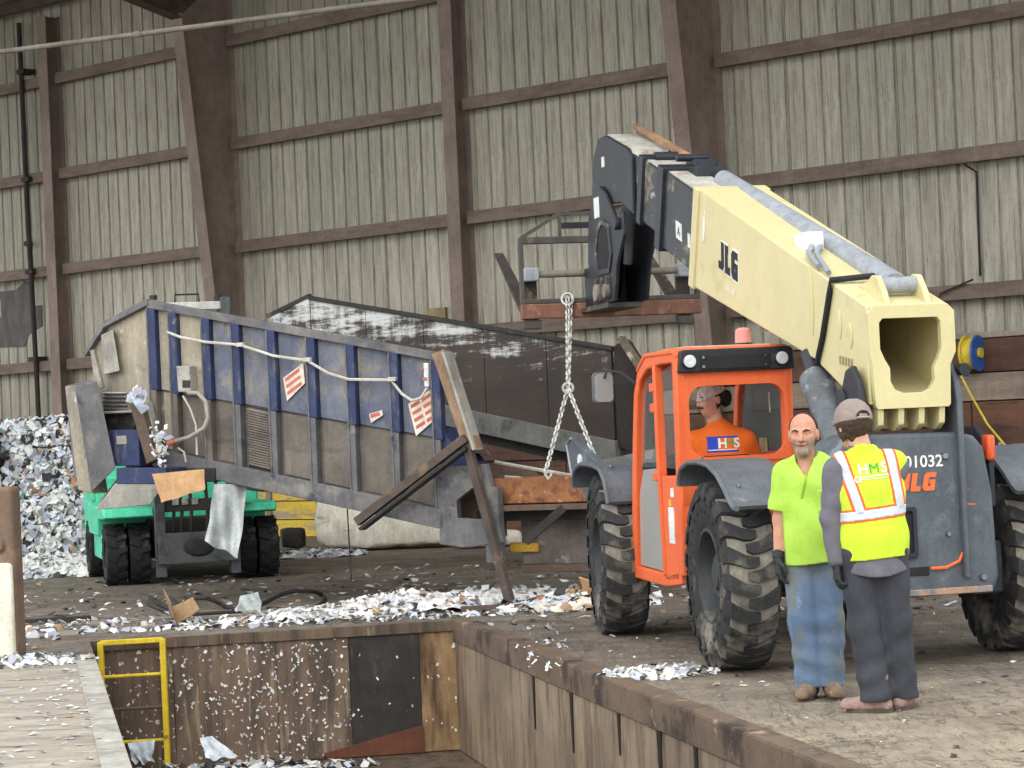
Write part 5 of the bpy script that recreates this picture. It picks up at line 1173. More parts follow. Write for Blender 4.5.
# ------------------------------------------------------------------ bales, litter, blocks and small things
PAPER = [mat('paper_white', (220, 219, 215), (200, 200, 198), rough=.8, bump=0), mat('paper_grey', (168, 170, 178), (150, 152, 160), rough=.8, bump=0), mat('paper_blue', (192, 198, 210), (172, 180, 196), rough=.8, bump=0),
         mat('paper_dark', (62, 60, 62), (46, 45, 47), bump=0), mat('paper_brown', (168, 138, 106), (140, 112, 86), bump=0), mat('paper_orange', (206, 128, 74), bump=0), mat('paper_pink', (198, 128, 128), bump=0),
         mat('paper_teal', (84, 150, 158), bump=0), mat('paper_cream', (224, 214, 192), bump=0), mat('paper_plum', (86, 62, 88), bump=0)]
def scraps(name, gen, n, size, seed, weights, parent=None, lift=.5):
    """n folded scraps; gen(R) -> (point, normal)"""
    R_ = random.Random(seed); V = []; F_ = []; MI = []; idx = list(range(len(PAPER)))
    for _ in range(n):
        p, nn = gen(R_); p = Vector(p); nn = Vector(nn).normalized(); u = nn.orthogonal().normalized(); w_ = nn.cross(u); a = R_.uniform(0, 6.28)
        u, w_ = u * math.cos(a) + w_ * math.sin(a), w_ * math.cos(a) - u * math.sin(a)
        tl = R_.uniform(-1, 1) * lift; u = (u + nn * tl).normalized(); fold = nn * R_.uniform(-.5, .9) * lift
        L = R_.uniform(*size); W = L * R_.uniform(.35, .9); o = len(V); k = R_.choices(idx, weights)[0]
        for i in range(3):
            for s_ in (-1, 1): V.append(tuple(p + u * (i - 1) * L / 2 + w_ * s_ * W / 2 * R_.uniform(.6, 1.1) + (fold * L * .5 if i == 1 else Vector()) + nn * R_.uniform(0, .15) * L))
        F_ += [(o, o + 1, o + 3, o + 2), (o + 2, o + 3, o + 5, o + 4)]; MI += [k, k]
    me = bpy.data.meshes.new(name); me.from_pydata(V, [], F_)
    for m in PAPER: me.materials.append(m)
    me.polygons.foreach_set('material_index', MI)
    o = bpy.data.objects.new(name, me); COL.objects.link(o)
    if parent: o.parent = parent
    return o
mat('bale_core', (110, 106, 104), (64, 61, 60), nscale=9, lo=.42, hi=.58, layers=(((196, 198, 204), 14, .54, .60, (1, 1, 1)),), bump=.8, bscale=30)
mat('trodden', (222, 220, 216), (186, 184, 182), nscale=7, lo=.4, hi=.6, layers=(((150, 122, 96), 3.5, .58, .66, (1, 1, 1)), ((92, 84, 78), 5, .60, .66, (1, 1, 1)), ((92, 66, 86), 3, .70, .73, (1, 1, 1))), bump=.5)
W_MIX = [40, 26, 16, 16, 5, 2, 1, 1, 3, 0]; W_WHITE = [60, 26, 18, 6, 2, 0, 0, 0, 4, 0]
def bale(cx, cy, z0, sx, sy, sz, rz, label, w_, seed):
    t = thing('paper_bale', label, 'bale', (cx, cy, z0), rz, 'bales of shredded paper by the back wall')
    R_ = random.Random(seed)
    S = MB(); nx, ny, nz = 10, 8, 7; import itertools
    bm = bmesh.new(); bmesh.ops.create_cube(bm, size=1); bmesh.ops.subdivide_edges(bm, edges=bm.edges[:], cuts=7, use_grid_fill=True)
    for v in bm.verts:
        v.co = Vector((v.co.x * sx, v.co.y * sy, (v.co.z + .5) * sz)); 
        if v.co.z > .01: v.co += Vector((R_.uniform(-1, 1), R_.uniform(-1, 1), R_.uniform(-1, 1) * .6)) * .045
        v.co.z = max(0, v.co.z)
    bm.verts.index_update(); S.add([v.co for v in bm.verts], [tuple(v.index for v in f.verts) for f in bm.faces]); bm.free()
    S.build('bale_core', 'bale_core', t, smooth=60)
    def g(R):
        f = R.random()
        if f < .62: return ((R.uniform(-.5, .5) * sx, -sy / 2, R.uniform(.03, 1) * sz), (R.uniform(-.5, .5), -1, R.uniform(-.3, .5)))
        if f < .8: return ((R.uniform(-.5, .5) * sx, R.uniform(-.5, .5) * sy, sz), (R.uniform(-.5, .5), R.uniform(-.5, .5), 1))
        sd = 1 if R.random() < .7 else -1
        return ((sd * sx / 2, R.uniform(-.5, .5) * sy, R.uniform(.03, 1) * sz), (sd, R.uniform(-.5, .5), R.uniform(-.4, .4)))
    tag(scraps('paper_shreds', g, 2000, (.04, .19), seed, w_, t, 1.1), kind='stuff')
    for zz in (.3, .68):
        MB().tube([(-sx / 2 - .02, -sy / 2 - .02, sz * zz), (0, -sy / 2 - .05, sz * zz - .02), (sx / 2 + .02, -sy / 2 - .02, sz * zz), (sx / 2 + .02, sy / 2, sz * zz)], .01, 5).build('bale_wire', 'dark_pipe', t)
BR = math.radians(-8)
cpl, csh = KP(141, 396, -.42), KP(161, 447, -.5)
scraps('caught_plastic', lambda R: (cpl + Vector((R.uniform(-.1, .1), R.uniform(-.06, .04), R.uniform(-.08, .08))), (R.uniform(-.5, .5), -1, R.uniform(-.2, .8))), 7, (.12, .22), 3, W_WHITE, CM, .6)
tag(scraps('caught_shreds', lambda R: (csh + Vector((R.gauss(0, .05), R.uniform(-.04, .04), R.gauss(0, .09))), (R.uniform(-.5, .5), -1, R.uniform(-.5, .5))), 60, (.03, .09), 4, W_WHITE, CM, .8), kind='stuff')
bale(-6.45, 32.9, 0, 1.25, 1.0, 1.03, BR, 'pale bottom bale of shredded paper beside the forklift', W_WHITE, 11)
bale(-7.85, 32.8, 0, 1.2, 1.0, 1.0, BR, 'bottom bale of shredded paper cut by the left edge', W_MIX, 12)
bale(-6.5, 32.95, 1.06, 1.25, 1.0, 1.06, BR, 'upper bale of mixed coloured paper beside the compactor', W_MIX, 13)
bale(-7.92, 32.9, 1.04, 1.25, 1.0, 1.08, BR, 'upper bale of mixed paper cut by the left edge', W_MIX, 14)
bale(-4.9, 34.3, 0, 1.2, 1.0, 1.1, BR, 'bale of shredded paper half hidden behind the forklift', W_MIX, 15)
def pile(name, label, cx, cy, rx, ry, h, n, size, seed, w_, z=0.0, on=None):
    def g(R):
        a = R.uniform(0, 6.283); r = math.sqrt(R.random()); x, y = r * math.cos(a), r * math.sin(a)
        return ((cx + x * rx, cy + y * ry, z + .008 + h * max(0, (1 - r)) * R.uniform(.2, 1)), (x * .5 + R.uniform(-.4, .4), y * .5 + R.uniform(-.4, .4), 1))
    o = scraps(name, g, n, size, seed, w_, bpy.data.objects[on] if on else None, .7)
    if not on:            # the trodden mass below the loose scraps
        R_ = random.Random(seed); N_ = 44; b = MB(); hh = [[R_.random() for _ in range(N_ + 1)] for _ in range(N_ + 1)]
        for j in range(N_ + 1):
            for i in range(N_ + 1):
                x, y = i / N_ * 2 - 1, j / N_ * 2 - 1; r = math.hypot(x, y)
                e = max(0, 1 - r * (1 + .25 * math.sin(5 * math.atan2(y, x) + seed))) ** .7
                b.v.append((cx + x * rx, cy + y * ry, z + .004 + e * h * (.35 + .65 * hh[j][i]) if e > 0 else z - .02))
        b.f = [(j * (N_ + 1) + i, j * (N_ + 1) + i + 1, (j + 1) * (N_ + 1) + i + 1, (j + 1) * (N_ + 1) + i) for j in range(N_) for i in range(N_)]
        tag(b.build('trodden_paper', 'trodden', o, smooth=0), kind='stuff')
    return tag(o, None if on else label, None if on else 'litter', kind='stuff')
pile('paper_heap', 'spill of white paper shreds at the foot of the bales', -6.55, 31.7, 1.3, .7, .38, 900, (.05, .16), 21, W_WHITE)
pile('paper_heap', 'small spill of paper behind the forklift wheels', -2.9, 33.4, .7, .4, .12, 200, (.05, .18), 22, W_WHITE)
W_LIT = [46, 26, 12, 9, 16, 2, 0, 0, 10, 4]
pile('paper_litter', 'heap of white paper and rags in front of the compactor leg', -1.15, 23.1, .95, .62, .22, 700, (.03, .14), 23, W_LIT)
pile('paper_litter', 'band of trampled paper below the leaning steel leg', -.35, 23.75, 1.3, .6, .15, 380, (.03, .14), 24, W_LIT)
pile('paper_litter', 'drift of paper shreds beside the black cables', -2.2, 22.45, .75, .3, .14, 500, (.03, .11), 25, W_WHITE)
pile('paper_litter', 'paper shreds strewn along the far lip of the pit', -1.9, 22.0, 2.2, .28, .03, 230, (.03, .10), 26, W_WHITE, on='floor')
pile('paper_litter', 'thin scatter of paper left of the pit', -4.5, 22.6, 1.6, .9, .03, 230, (.03, .12), 27, W_WHITE, on='floor')
pile('paper_litter', 'paper shreds lying around the painted column foot', -4.2, 18.8, .7, .5, .06, 260, (.03, .10), 28, W_WHITE, .05, on='floor_slab')
pile('paper_litter', 'paper shreds crushed on the floor by the rear tyre', .95, 16.35, .42, .35, .05, 230, (.03, .10), 29, [70, 20, 14, 3, 3, 0, 0, 0, 8, 0], on='floor')
pile('paper_litter', 'line of paper flecks along the steel pit lip', .15, 18.9, .22, 2.2, .015, 70, (.02, .05), 30, W_WHITE, on='floor')
pile('paper_litter', 'litter under the rusty beam and front tyre', .55, 22.6, .8, .6, .14, 420, (.04, .18), 31, [40, 18, 8, 8, 20, 3, 0, 0, 12, 0])
def wide(R):
    x, y = R.uniform(-7, 5), R.uniform(20, 30)
    return ((x, max(y, 22.0 if -4.2 < x < -.3 else y), .006), (R.uniform(-.2, .2), R.uniform(-.2, .2), 1))
tag(scraps('floor_flecks', wide, 1100, (.03, .12), 33, [30, 40, 8, 24, 26, 0, 0, 0, 6, 0], bpy.data.objects['floor'], .35), kind='stuff')
def nearf(R):
    y = R.uniform(11, 20); x = 1.75 + (11.78 - y) * .2228 + R.uniform(.25, 3.6)
    return ((x, y, .005), (R.uniform(-.2, .2), R.uniform(-.2, .2), 1))
tag(scraps('floor_flecks', nearf, 240, (.015, .06), 34, [40, 20, 4, 30, 20, 2, 0, 0, 10, 0], bpy.data.objects['floor'], .3), kind='stuff')
def slabf(R):
    y = R.uniform(12, 19); return ((SL(y).x - .1 - abs(R.gauss(0, .45)), y, .056), (0, 0, 1))
tag(scraps('slab_flecks', slabf, 200, (.015, .06), 35, W_WHITE, bpy.data.objects['floor_slab'], .25), kind='stuff')
# paper stuck to the pit side
dfar = (FR - FL).normalized(); nfar = Vector((dfar.y, -dfar.x, 0))
def stuck(R):
    s_ = R.random() ** 1.2 if R.random() < .3 else min(.99, max(.02, R.gauss(.5, .2))); s_ = min(s_, .99)
    if .70 < s_ < .9 and R.random() < .85: s_ = R.uniform(.3, .69)
    zz = PD + .02 + (1.05) * R.random() ** .85
    return (FL + dfar * (s_ * 3.38) + nfar * .03 + Vector((0, 0, zz)), nfar + Vector((R.uniform(-.15, .15), 0, R.uniform(-.15, .3))))
tag(scraps('stuck_flecks', stuck, 330, (.012, .038), 36, [70, 20, 8, 0, 0, 0, 0, 0, 12, 0], bpy.data.objects['wall_pit_far'], .25), kind='stuff')
pile('pit_litter', 'white litter lying in the bottom of the pit', -2.5, 20.95, 1.3, .28, .06, 160, (.05, .16), 37, W_WHITE, PD, on='floor_pit')
# single pieces of debris
def board_piece(name, label, cat, c, sx, sy, rz, tilt, m, th=.02, fold=0):
    b = MB(); nx = 6
    for k, zz in enumerate((0, th)):
        for i in range(nx + 1):
            u = i / nx - .5; zf = abs(u) * fold
            for s_ in (-1, 1): b.v.append((u * sx, s_ * sy / 2 * (1 + .12 * math.sin(u * 9 + s_)), zz + zf))
    n_ = (nx + 1) * 2
    for i in range(nx): b.f += [(2 * i, 2 * i + 2, 2 * i + 3, 2 * i + 1), (n_ + 2 * i, n_ + 2 * i + 1, n_ + 2 * i + 3, n_ + 2 * i + 2), (2 * i, n_ + 2 * i, n_ + 2 * i + 2, 2 * i + 2), (2 * i + 1, 2 * i + 3, n_ + 2 * i + 3, n_ + 2 * i + 1)]
    b.f += [(0, 1, n_ + 1, n_), (2 * nx, n_ + 2 * nx, n_ + 2 * nx + 1, 2 * nx + 1)]
    o = b.build(name, m, None, smooth=0); o.rotation_euler = (tilt[0], tilt[1], rz); o.location = c
    bpy.context.view_layer.update(); mz = min((o.matrix_world @ Vector(v)).z for v in b.v); o.location.z += c[2] - mz + .002
    return tag(o, label, cat)
board_piece('white_board', 'flat white panel lying near the front tyre', 'panel', (.42, 22.35, 0), .62, .34, .5, (.15, -.1), 'plastic_white')
board_piece('cardboard_flap', 'folded brown cardboard beside the white panel', 'cardboard', (.72, 22.5, 0), .4, .3, 1.1, (.3, .2), 'cardboard', .012, .35)
board_piece('cardboard_flap', 'crushed cardboard box flap behind the front tyre', 'cardboard', (.95, 23.6, 0), .5, .4, .4, (.7, .2), mat('cardboard_dull', (160, 128, 92), (134, 106, 78)), .015, .3)
board_piece('white_card', 'white card lying flat at the left of the paper heap', 'card', (-2.0, 23.4, 0), .45, .2, .15, (.1, .0), 'plastic_white')
board_piece('cardboard_scrap', 'brown cardboard scrap by the black cables', 'cardboard', (-3.45, 22.75, 0), .32, .26, .6, (.5, .3), 'cardboard_dull', .012, .4)
board_piece('plank', 'short dark plank on the floor left of the pit', 'plank', (-4.75, 23.4, 0), .75, .14, .2, (0, 0), 'grime_black', .05)
board_piece('plank', 'weathered plank lying across the paper litter', 'plank', (-.1, 22.55, 0), 1.0, .1, .12, (0, .0), 'rust_brown', .05)
sheet_hang('plastic_bag', [at(128, 743, 20.95), at(155, 740, 20.95), at(152, 762, 20.9), at(134, 764, 20.9)], 8, 8, .04, 'plastic_white', 'crumpled white plastic bag at the foot of the yellow ladder', 'bag', 5)
sheet_hang('plastic_scrap', [at(200, 738, 21.0), at(212, 736, 21.0), at(238, 757, 20.8), at(206, 760, 20.8)], 8, 6, .03, 'plastic_white', 'bent white plastic scrap at the bottom of the pit', 'plastic scrap', 6)
sheet_hang('clear_film', [at(240, 596, 22.5), at(258, 592, 22.6), at(264, 612, 22.3), at(236, 613, 22.3)], 8, 8, .05, 'plastic_film', 'clump of clear plastic film between the black cables', 'plastic film', 7)
# black cables in loops near the pit
def cable(label, pts, r=.022):
    P = [Vector(p) for p in pts]; out = []
    for i in range(len(P) - 1):
        p0, p1, p2, p3 = P[max(0, i - 1)], P[i], P[i + 1], P[min(len(P) - 1, i + 2)]
        for k in range(6):
            t = k / 6; out.append(.5 * ((2 * p1) + (p2 - p0) * t + (2 * p0 - 5 * p1 + 4 * p2 - p3) * t * t + (3 * p1 - p0 - 3 * p2 + p3) * t ** 3))
    out.append(P[-1]); 
    for p in out: p.z = max(p.z, r)
    return tag(MB().tube(out, r, 7).build('cable', mat('cable_black', (44, 40, 38), (34, 31, 30)), None), label, 'cable', 'black cables by the pit')
def gp(px, py, z=.02):
    d = _fw + CR * ((px - 512) / FPX) - CU * ((py - 384) / FPX); return Vector((0, 0, CAM_H)) + d * ((z - CAM_H) / d.z)
cable('black cable looping right of the film clump', [gp(232, 612), gp(262, 604), gp(285, 593, .1), gp(310, 591, .1), gp(324, 597), gp(318, 606), gp(296, 610), gp(268, 608)])
cable('black cable in a low arch left of the film clump', [gp(186, 600), gp(200, 598, .12), gp(212, 600, .1), gp(226, 607), gp(240, 611)])
cable('lowest black cable running beside the pit lip', [gp(148, 604), gp(168, 612), (gp(190, 615)), gp(225, 613), gp(250, 611)])
cable('leftmost black cable bent toward the cardboard scrap', [gp(150, 598), gp(165, 607), gp(182, 613), gp(176, 603, .1), gp(170, 598, .12)])
# white block and rubble near the back wall
def rock(name, label, cat, c, r, rz, seed, m, res=.05, sq=.3):
    S = SDF((-r[0] * 1.4, -r[1] * 1.5, -.05), (r[0] * 1.4, r[1] * 1.5, r[2] * 1.5), res); X, Y, Z = S.all()
    q_ = np.maximum(np.maximum(np.abs(X) / r[0], np.abs(Y) / r[1]), np.abs(Z - r[2] / 2) / (r[2] / 2)); e = np.sqrt((X / r[0]) ** 2 + (Y / r[1]) ** 2 + ((Z - r[2] / 2) / (r[2] / 2)) ** 2)
    S.F = ((q_ * (1 - sq) + e * sq / 1.2 - .92) * min(r) + .035 * wob(X, Y, Z, 9, seed) + .02 * wob(X, Y, Z, 24, seed + 1)).astype(np.float32)
    S.F = np.maximum(S.F, .0 - Z)
    o = S.mb().build(name, m, None, smooth=50); o.location = c; o.rotation_euler = (0, 0, rz); return tag(o, label, cat)
mat('whitewash', (232, 227, 210), (210, 203, 184), nscale=2.5, layers=(((150, 142, 124), 3, .60, .70, (.5, .5, 2)), ((112, 104, 92), 7, .68, .74, (1, 1, 1))), bump=.6, bscale=14)
rock('concrete_block', 'long rough whitewashed concrete block by the back wall', 'block', (-2.0, 34.6, 0), (1.12, .45, .86), -.1, 3, 'whitewash')
rock('concrete_rubble', 'low lump of pale rubble at the end of the white block', 'rubble', (-.45, 33.9, 0), (.5, .3, .26), .2, 5, 'whitewash')
rock('concrete_rubble', 'small dark lump beside the yellow boards', 'rubble', (-3.5, 35.6, 0), (.22, .2, .35), .2, 7, 'grime_black')
# rusty column stub with whitewashed concrete foot at the left edge
BC = thing('column_stub', 'rust brown steel column stub with a whitewashed concrete foot', 'column', (-4.58, 19.3, .05), math.radians(-4))
mat('stub_brown', (132, 108, 90), (108, 88, 74), nscale=2, layers=(((152, 128, 106), 3, .58, .7, (1, 1, 1)), ((84, 62, 50), 4, .6, .7, (1, 1, 1))), bump=.35)
MB().prism(rrect(-.38, .37, -.05, .22, .05), lambda u, v, d: (u, v, d), 0, 1.43).build('column_casing', 'stub_brown', BC, bevel=.03)
b = MB(); b.box(-.38, .36, -.14, -.04, 0, .80); b.build('concrete_foot', 'whitewash', BC, bevel=.04, seg=3)
MB().box(-.3, .12, -.075, -.05, .62 + .2, 1.02).build('white_notice', 'white_label', BC)
MB().lathe([(.001, -.05), (.06, -.04), (.08, 0)], (.22, -.05, .95), (0, 1, 0), 16, closed=False).build('round_boss', 'stub_brown', BC)
# yellow ladder into the pit
YL = thing('pit_ladder', 'yellow steel ladder standing in the far left corner of the pit', 'ladder')
mat('yellow_paint', (226, 196, 48), (206, 176, 44), layers=(((120, 100, 60), 6, .62, .7, (1, 1, 1)),), bump=.1)
la, lb_ = FL + dfar * .10 + nfar * .16, FL + dfar * .66 + nfar * .16
for p in (la, lb_): MB().beam(Vector((p.x, p.y, PD + .002)), Vector((p.x, p.y, .0)), .075, .05, (1, 0, 0)).build('rail', 'yellow_paint', YL, bevel=.006)
MB().beam(la + Vector((0, 0, -.01)), lb_ + Vector((0, 0, -.01)), .05, .045).build('top_bar', 'yellow_paint', YL, bevel=.006)
for i in range(4): MB().cyl(la + Vector((0, 0, -.42 - i * .3 + .1)), lb_ + Vector((0, 0, -.42 - i * .3 + .1)), .016, n=10).build('rung', 'yellow_paint' if i != 1 else 'rust_brown', YL)
# hose reel on the push wall
RO = Vector((0, 0, 0)); RL = thing('hose_reel', 'blue cord reel with yellow cord hung on the board wall', 'reel', WP(8.55, -.27, 2.46), WA)
mat('reel_blue', (52, 92, 168), (44, 78, 146), rough=.4, bump=0); mat('reel_yellow', (214, 188, 62), (190, 164, 54), rough=.5, bump=.1)
for ox in (.08, -.10): MB().lathe([(.05, -.015), (.235, -.015), (.245, 0), (.235, .015), (.05, .015)], (ox, -.15, 0), (1, .1, 0), 28).build('reel_flange', 'reel_blue' if ox > 0 else 'reel_yellow', RL)
MB().lathe([(.05, -.08), (.19, -.08), (.21, 0), (.19, .08), (.05, .08)], (-.01, -.15, 0), (1, .1, 0), 28).build('wound_cord', 'reel_yellow', RL)
MB().cyl((.09, -.15, 0), (.13, -.146, 0), .07, n=16).build('hub', 'reel_yellow', RL)
MB().beam((0, 0, .2), (0, -.14, .0), .06, .05).build('bracket', 'dark_pipe', RL)
MB().tube([(-.1, -.18, -.18), (-.16, -.2, -.3), (-.02, -.22, -.55), (.2, -.2, -.95), (.42, -.15, -1.24)], .016, 6).build('cord_drop', 'reel_yellow', RL)
MB().tube([(-.6, -.1, -1.27), (.42, -.14, -1.25), (2.4, -.1, -1.22)], .02, 6).build('cord_run', 'reel_yellow', RL)
MB().box(-.18, -.1, -.2, -.12, -.3, -.2).build('cord_stop', 'reel_blue', RL, bevel=.01)
# ------------------------------------------------------------------ people
mat('skin', (198, 148, 122), (184, 130, 106), grain=.3, rough=.55, nscale=14, bump=.1, layers=(((206, 128, 108), 9, .56, .7, (1, 1, 1)),))
mat('skin_pale', (214, 170, 146), (200, 152, 128), grain=.3, rough=.55, nscale=14, bump=.1)
mat('hair_dark', (46, 38, 34), (30, 26, 24), rough=.7, nscale=30, bump=.6, bscale=90)
mat('hair_brown', (84, 66, 52), (52, 42, 34), rough=.7, nscale=26, bump=.8, bscale=80)
mat('stubble', (180, 142, 124), (152, 122, 108), nscale=40)
mat('beard_grey', (178, 164, 152), (142, 126, 114), nscale=34, bump=.5, bscale=90)
mat('eye_dark', (34, 28, 26), rough=.3, bump=0)
mat('lip', (166, 102, 92), bump=0)
mat('neon', (176, 214, 88), (164, 202, 74), grain=.3, rough=.8, nscale=5, bump=.3, bscale=22)
mat('neon_vest', (200, 228, 60), (188, 218, 48), grain=.3, rough=.8, nscale=5, bump=.3, bscale=22)
mat('denim', (108, 128, 154), (82, 102, 128), grain=.3, rough=.9, nscale=4, layers=(((122, 118, 98), 3.2, .46, .64, (1, 1, .7)), ((128, 156, 190), 6, .6, .7, (1, 1, .5))), bump=.4)
mat('charcoal', (66, 68, 74), (52, 54, 60), grain=.3, rough=.9, nscale=5, bump=.35)
mat('shirt_grey', (112, 110, 118), (96, 94, 102), grain=.3, rough=.9, nscale=6, bump=.3)
mat('tee_orange', (240, 118, 40), (228, 104, 32), grain=.3, rough=.85, nscale=5, bump=.3)
mat('glove_black', (48, 50, 52), (38, 39, 41), rough=.7)
mat('boot_tan', (138, 114, 92), (112, 92, 76), nscale=7, layers=(((168, 150, 128), 8, .58, .68, (1, 1, 1)),), bump=.4)
mat('boot_rose', (160, 130, 122), (134, 108, 102), nscale=7, layers=(((184, 166, 152), 8, .58, .68, (1, 1, 1)),), bump=.4)
mat('cap_taupe', (150, 136, 128), (134, 120, 112), grain=.3, rough=.9, nscale=8, bump=.3)
mat('reflective', (204, 209, 215), (188, 194, 202), grain=.3, rough=.35, bump=.1)
mat('trim_orange', (244, 112, 52), bump=0)
mat('logo_green', (62, 170, 84), bump=0)
mat('logo_blue', (44, 74, 190), bump=0)
mat('bandana', (206, 196, 190), (60, 54, 56), nscale=28, lo=.56, hi=.64, rough=.9, bump=.2)
mat('sole', (92, 82, 74), (70, 62, 56))

def head_sdf(S, c, yaw, pitch=0.0, sc=1.1):
    """a head facing local -y, centre c between the ears"""
    HM = Matrix.Translation(c) @ Matrix.Rotation(yaw, 4, 'Z') @ Matrix.Rotation(pitch, 4, 'X') @ Matrix.Scale(sc, 4); S.M = HM
    S.ell((0, .012, .035), (.077, .097, .088), .02)
    S.ell((0, -.03, -.03), (.064, .066, .085), .03)
    S.ell((0, -.052, -.088), (.036, .034, .028), .025)
    for s_ in (-1, 1):
        S.ell((s_ * .036, -.066, -.02), (.026, .026, .03), .02)
        S.ell((s_ * .079, .012, -.005), (.011, .022, .033), .008)
        S.cap((s_ * .016, -.088, .030), (s_ * .052, -.074, .026), .010, .009, .012)
        S.ell((s_ * .031, -.095, .010), (.018, .014, .011), .01, 'sub')
        S.ell((s_ * .031, -.079, .008), (.013, .012, .010), .006)
    S.cap((0, -.090, .018), (0, -.110, -.020), .010, .015, .012)
    S.ell((-.012, -.100, -.025), (.009, .010, .008), .008); S.ell((.012, -.100, -.025), (.009, .010, .008), .008)
    S.cap((-.020, -.083, -.055), (.020, -.083, -.055), .008, .008, .008); S.cap((-.018, -.081, -.067), (.018, -.081, -.067), .008, .008, .008)
    S.M = Matrix.Identity(4)
    return HM

def local_of(S, HM):
    X, Y, Z = S.all(); I = HM.inverted()
    return [I[i][0] * X + I[i][1] * Y + I[i][2] * Z + I[i][3] for i in range(3)]

def face_bits(HM, parent, browm, ex=1.0):
    for s_ in (-1, 1):
        MB().lathe([(.0005, -.009), (.006, -.007), (.009, 0), (.0005, .002)], HM @ Vector((s_ * .031, -.082, .009)), HM.to_3x3() @ Vector((0, 1, 0)), 10, closed=False).build('eye', 'eye_dark', parent)
        P = [HM @ Vector(p) for p in ((s_ * .014, -.099, .027), (s_ * .032, -.094, .034), (s_ * .053, -.080, .028))]
        MB().tube(P, [.004, .006, .003], 6).build('eyebrow', browm, parent)
    P = [HM @ Vector(p) for p in ((-.022, -.089, -.0605), (0, -.0935, -.060), (.022, -.089, -.0605))]
    MB().tube(P, [.002, .0045, .002], 6).build('mouth', 'lip', parent)

def hand_mb(wrist, fingers_dir, palm_n, thumb_side, curl=.5, res=.0035, size=1.0):
    """a gloved hand: palm, four unequal bent fingers, thumb from the side of the palm"""
    f = Vector(fingers_dir).normalized(); n = Vector(palm_n); n = (n - f * n.dot(f)).normalized(); t = Vector(thumb_side); t = (t - f * t.dot(f) - n * t.dot(n)).normalized(); w = Vector(wrist)
    lo = w - Vector((.13, .13, .22)); hi = w + Vector((.13, .13, .10)); S = SDF(lo, hi, res); z = size
    S.cap(w - f * .03, w + f * .01, .030 * z, .030 * z, .01)
    for k in (-1, 0, 1): S.cap(w + f * .012 + t * k * .018 * z, w + f * .085 * z + t * k * .024 * z, .017 * z, .016 * z, .012)
    for i, (o, L) in enumerate(((.034, .068), (.011, .078), (-.012, .072), (-.034, .056))):
        a = w + f * .085 * z + t * o * z; ang = curl * (.5 + .12 * i)
        d1 = (f * math.cos(ang * .6) + n * math.sin(ang * .6)); d2 = (f * math.cos(ang * 1.6) + n * math.sin(ang * 1.6)); d3 = (f * math.cos(ang * 2.4) + n * math.sin(ang * 2.4))
        p1 = a + d1 * L * .45 * z; p2 = p1 + d2 * L * .33 * z; p3 = p2 + d3 * L * .24 * z
        S.cap(a, p1, .0105 * z, .0100 * z, .004); S.cap(p1, p2, .0100 * z, .0095 * z, .003); S.cap(p2, p3, .0095 * z, .0085 * z, .003)
    a = w + f * .025 * z + t * .030 * z; p1 = a + (f * .55 + t * .6 + n * .35) * .045 * z; p2 = p1 + (f * .85 + t * .15 + n * .4) * .038 * z
    S.cap(a, p1, .014 * z, .012 * z, .008); S.cap(p1, p2, .012 * z, .010 * z, .004)
    return S.mb()

def boot(parent, name, ankle, toe_dir, m, L=.29):
    d = Vector(toe_dir).normalized(); sd = Vector((-d.y, d.x, 0)); a = Vector((ankle[0], ankle[1], 0))
    S = SDF((a.x - .34, a.y - .34, -.01), (a.x + .34, a.y + .34, .26), .007)
    S.cap(a + Vector((0, 0, .10)) - d * .02, a + Vector((0, 0, .21)) - d * .02, .058, .062, .02)
    S.cap(a + Vector((0, 0, .05)) - d * .055, a + Vector((0, 0, .062)) + d * .06, .046, .05, .03)
    S.cap(a + Vector((0, 0, .045)) + d * .05, a + Vector((0, 0, .042)) + d * (L - .115), .05, .044, .03)
    X, Y, Z = S.all(); S.F = np.maximum(S.F, .022 - Z); o = S.mb().build(name, m, parent, smooth=60)
    b = MB(); pts = []
    for i in range(20):
        t_ = 2 * math.pi * i / 20; u, v = math.cos(t_), math.sin(t_); w_ = .052 if u > .2 else .045; pts.append((u * L / 2 + L / 2 - .105, v * w_ * (1 - .25 * max(0, u) ** 3)))
    b.prism(pts, lambda u, v, dd: tuple(a + d * u + sd * v + Vector((0, 0, dd))), 0.001, .03); b.build('sole', 'sole', o)
    return o

def lerp3(a, b, t): return Vector(a).lerp(Vector(b), t)

def legs_sdf(S, hips, knees, ankles, rh=.105, rk=.078, ra=.075, waist=None):
    for h, k, a in zip(hips, knees, ankles):
        S.cap(h, k, rh, rk, .04); S.cap(k, a, rk, ra, .04)
    c = (Vector(hips[0]) + Vector(hips[1])) / 2
    S.ell((c.x, c.y + .01, c.z + .03), (.175, .125, .15), .06)
    if waist: S.ell(waist, (.165, .115, .12), .05)

# ---- worker in the plain neon shirt, facing us
P1 = thing('person', 'man in a plain neon yellow shirt and dirty blue jeans, facing the camera', 'person', (1.86, 14.6, 0), math.radians(0))
hips = [(-.085, .02, .92), (.08, .02, .92)]; knees = [(-.085, -.01, .50), (.08, .0, .50)]; ank = [(-.06, .03, .10), (.08, .04, .10)]
S = SDF((-.42, -.32, .02), (.42, .32, 1.86), .006)
HM1 = head_sdf(S, Vector((-.03, -.02, 1.675)), math.radians(-16), math.radians(4))
S.cap((-.03, .0, 1.62), (-.01, .03, 1.45), .058, .066, .03)
S.ell((0, .02, 1.28), (.17, .11, .22), .06); S.ell((0, .02, 1.02), (.15, .105, .2), .06)
shL, elL, wrL = (-.15, .03, 1.43), (-.195, .05, 1.14), (-.225, -.02, .90)
shR, elR, wrR = (.19, .03, 1.43), (.25, .06, 1.14), (.22, -.02, .90)
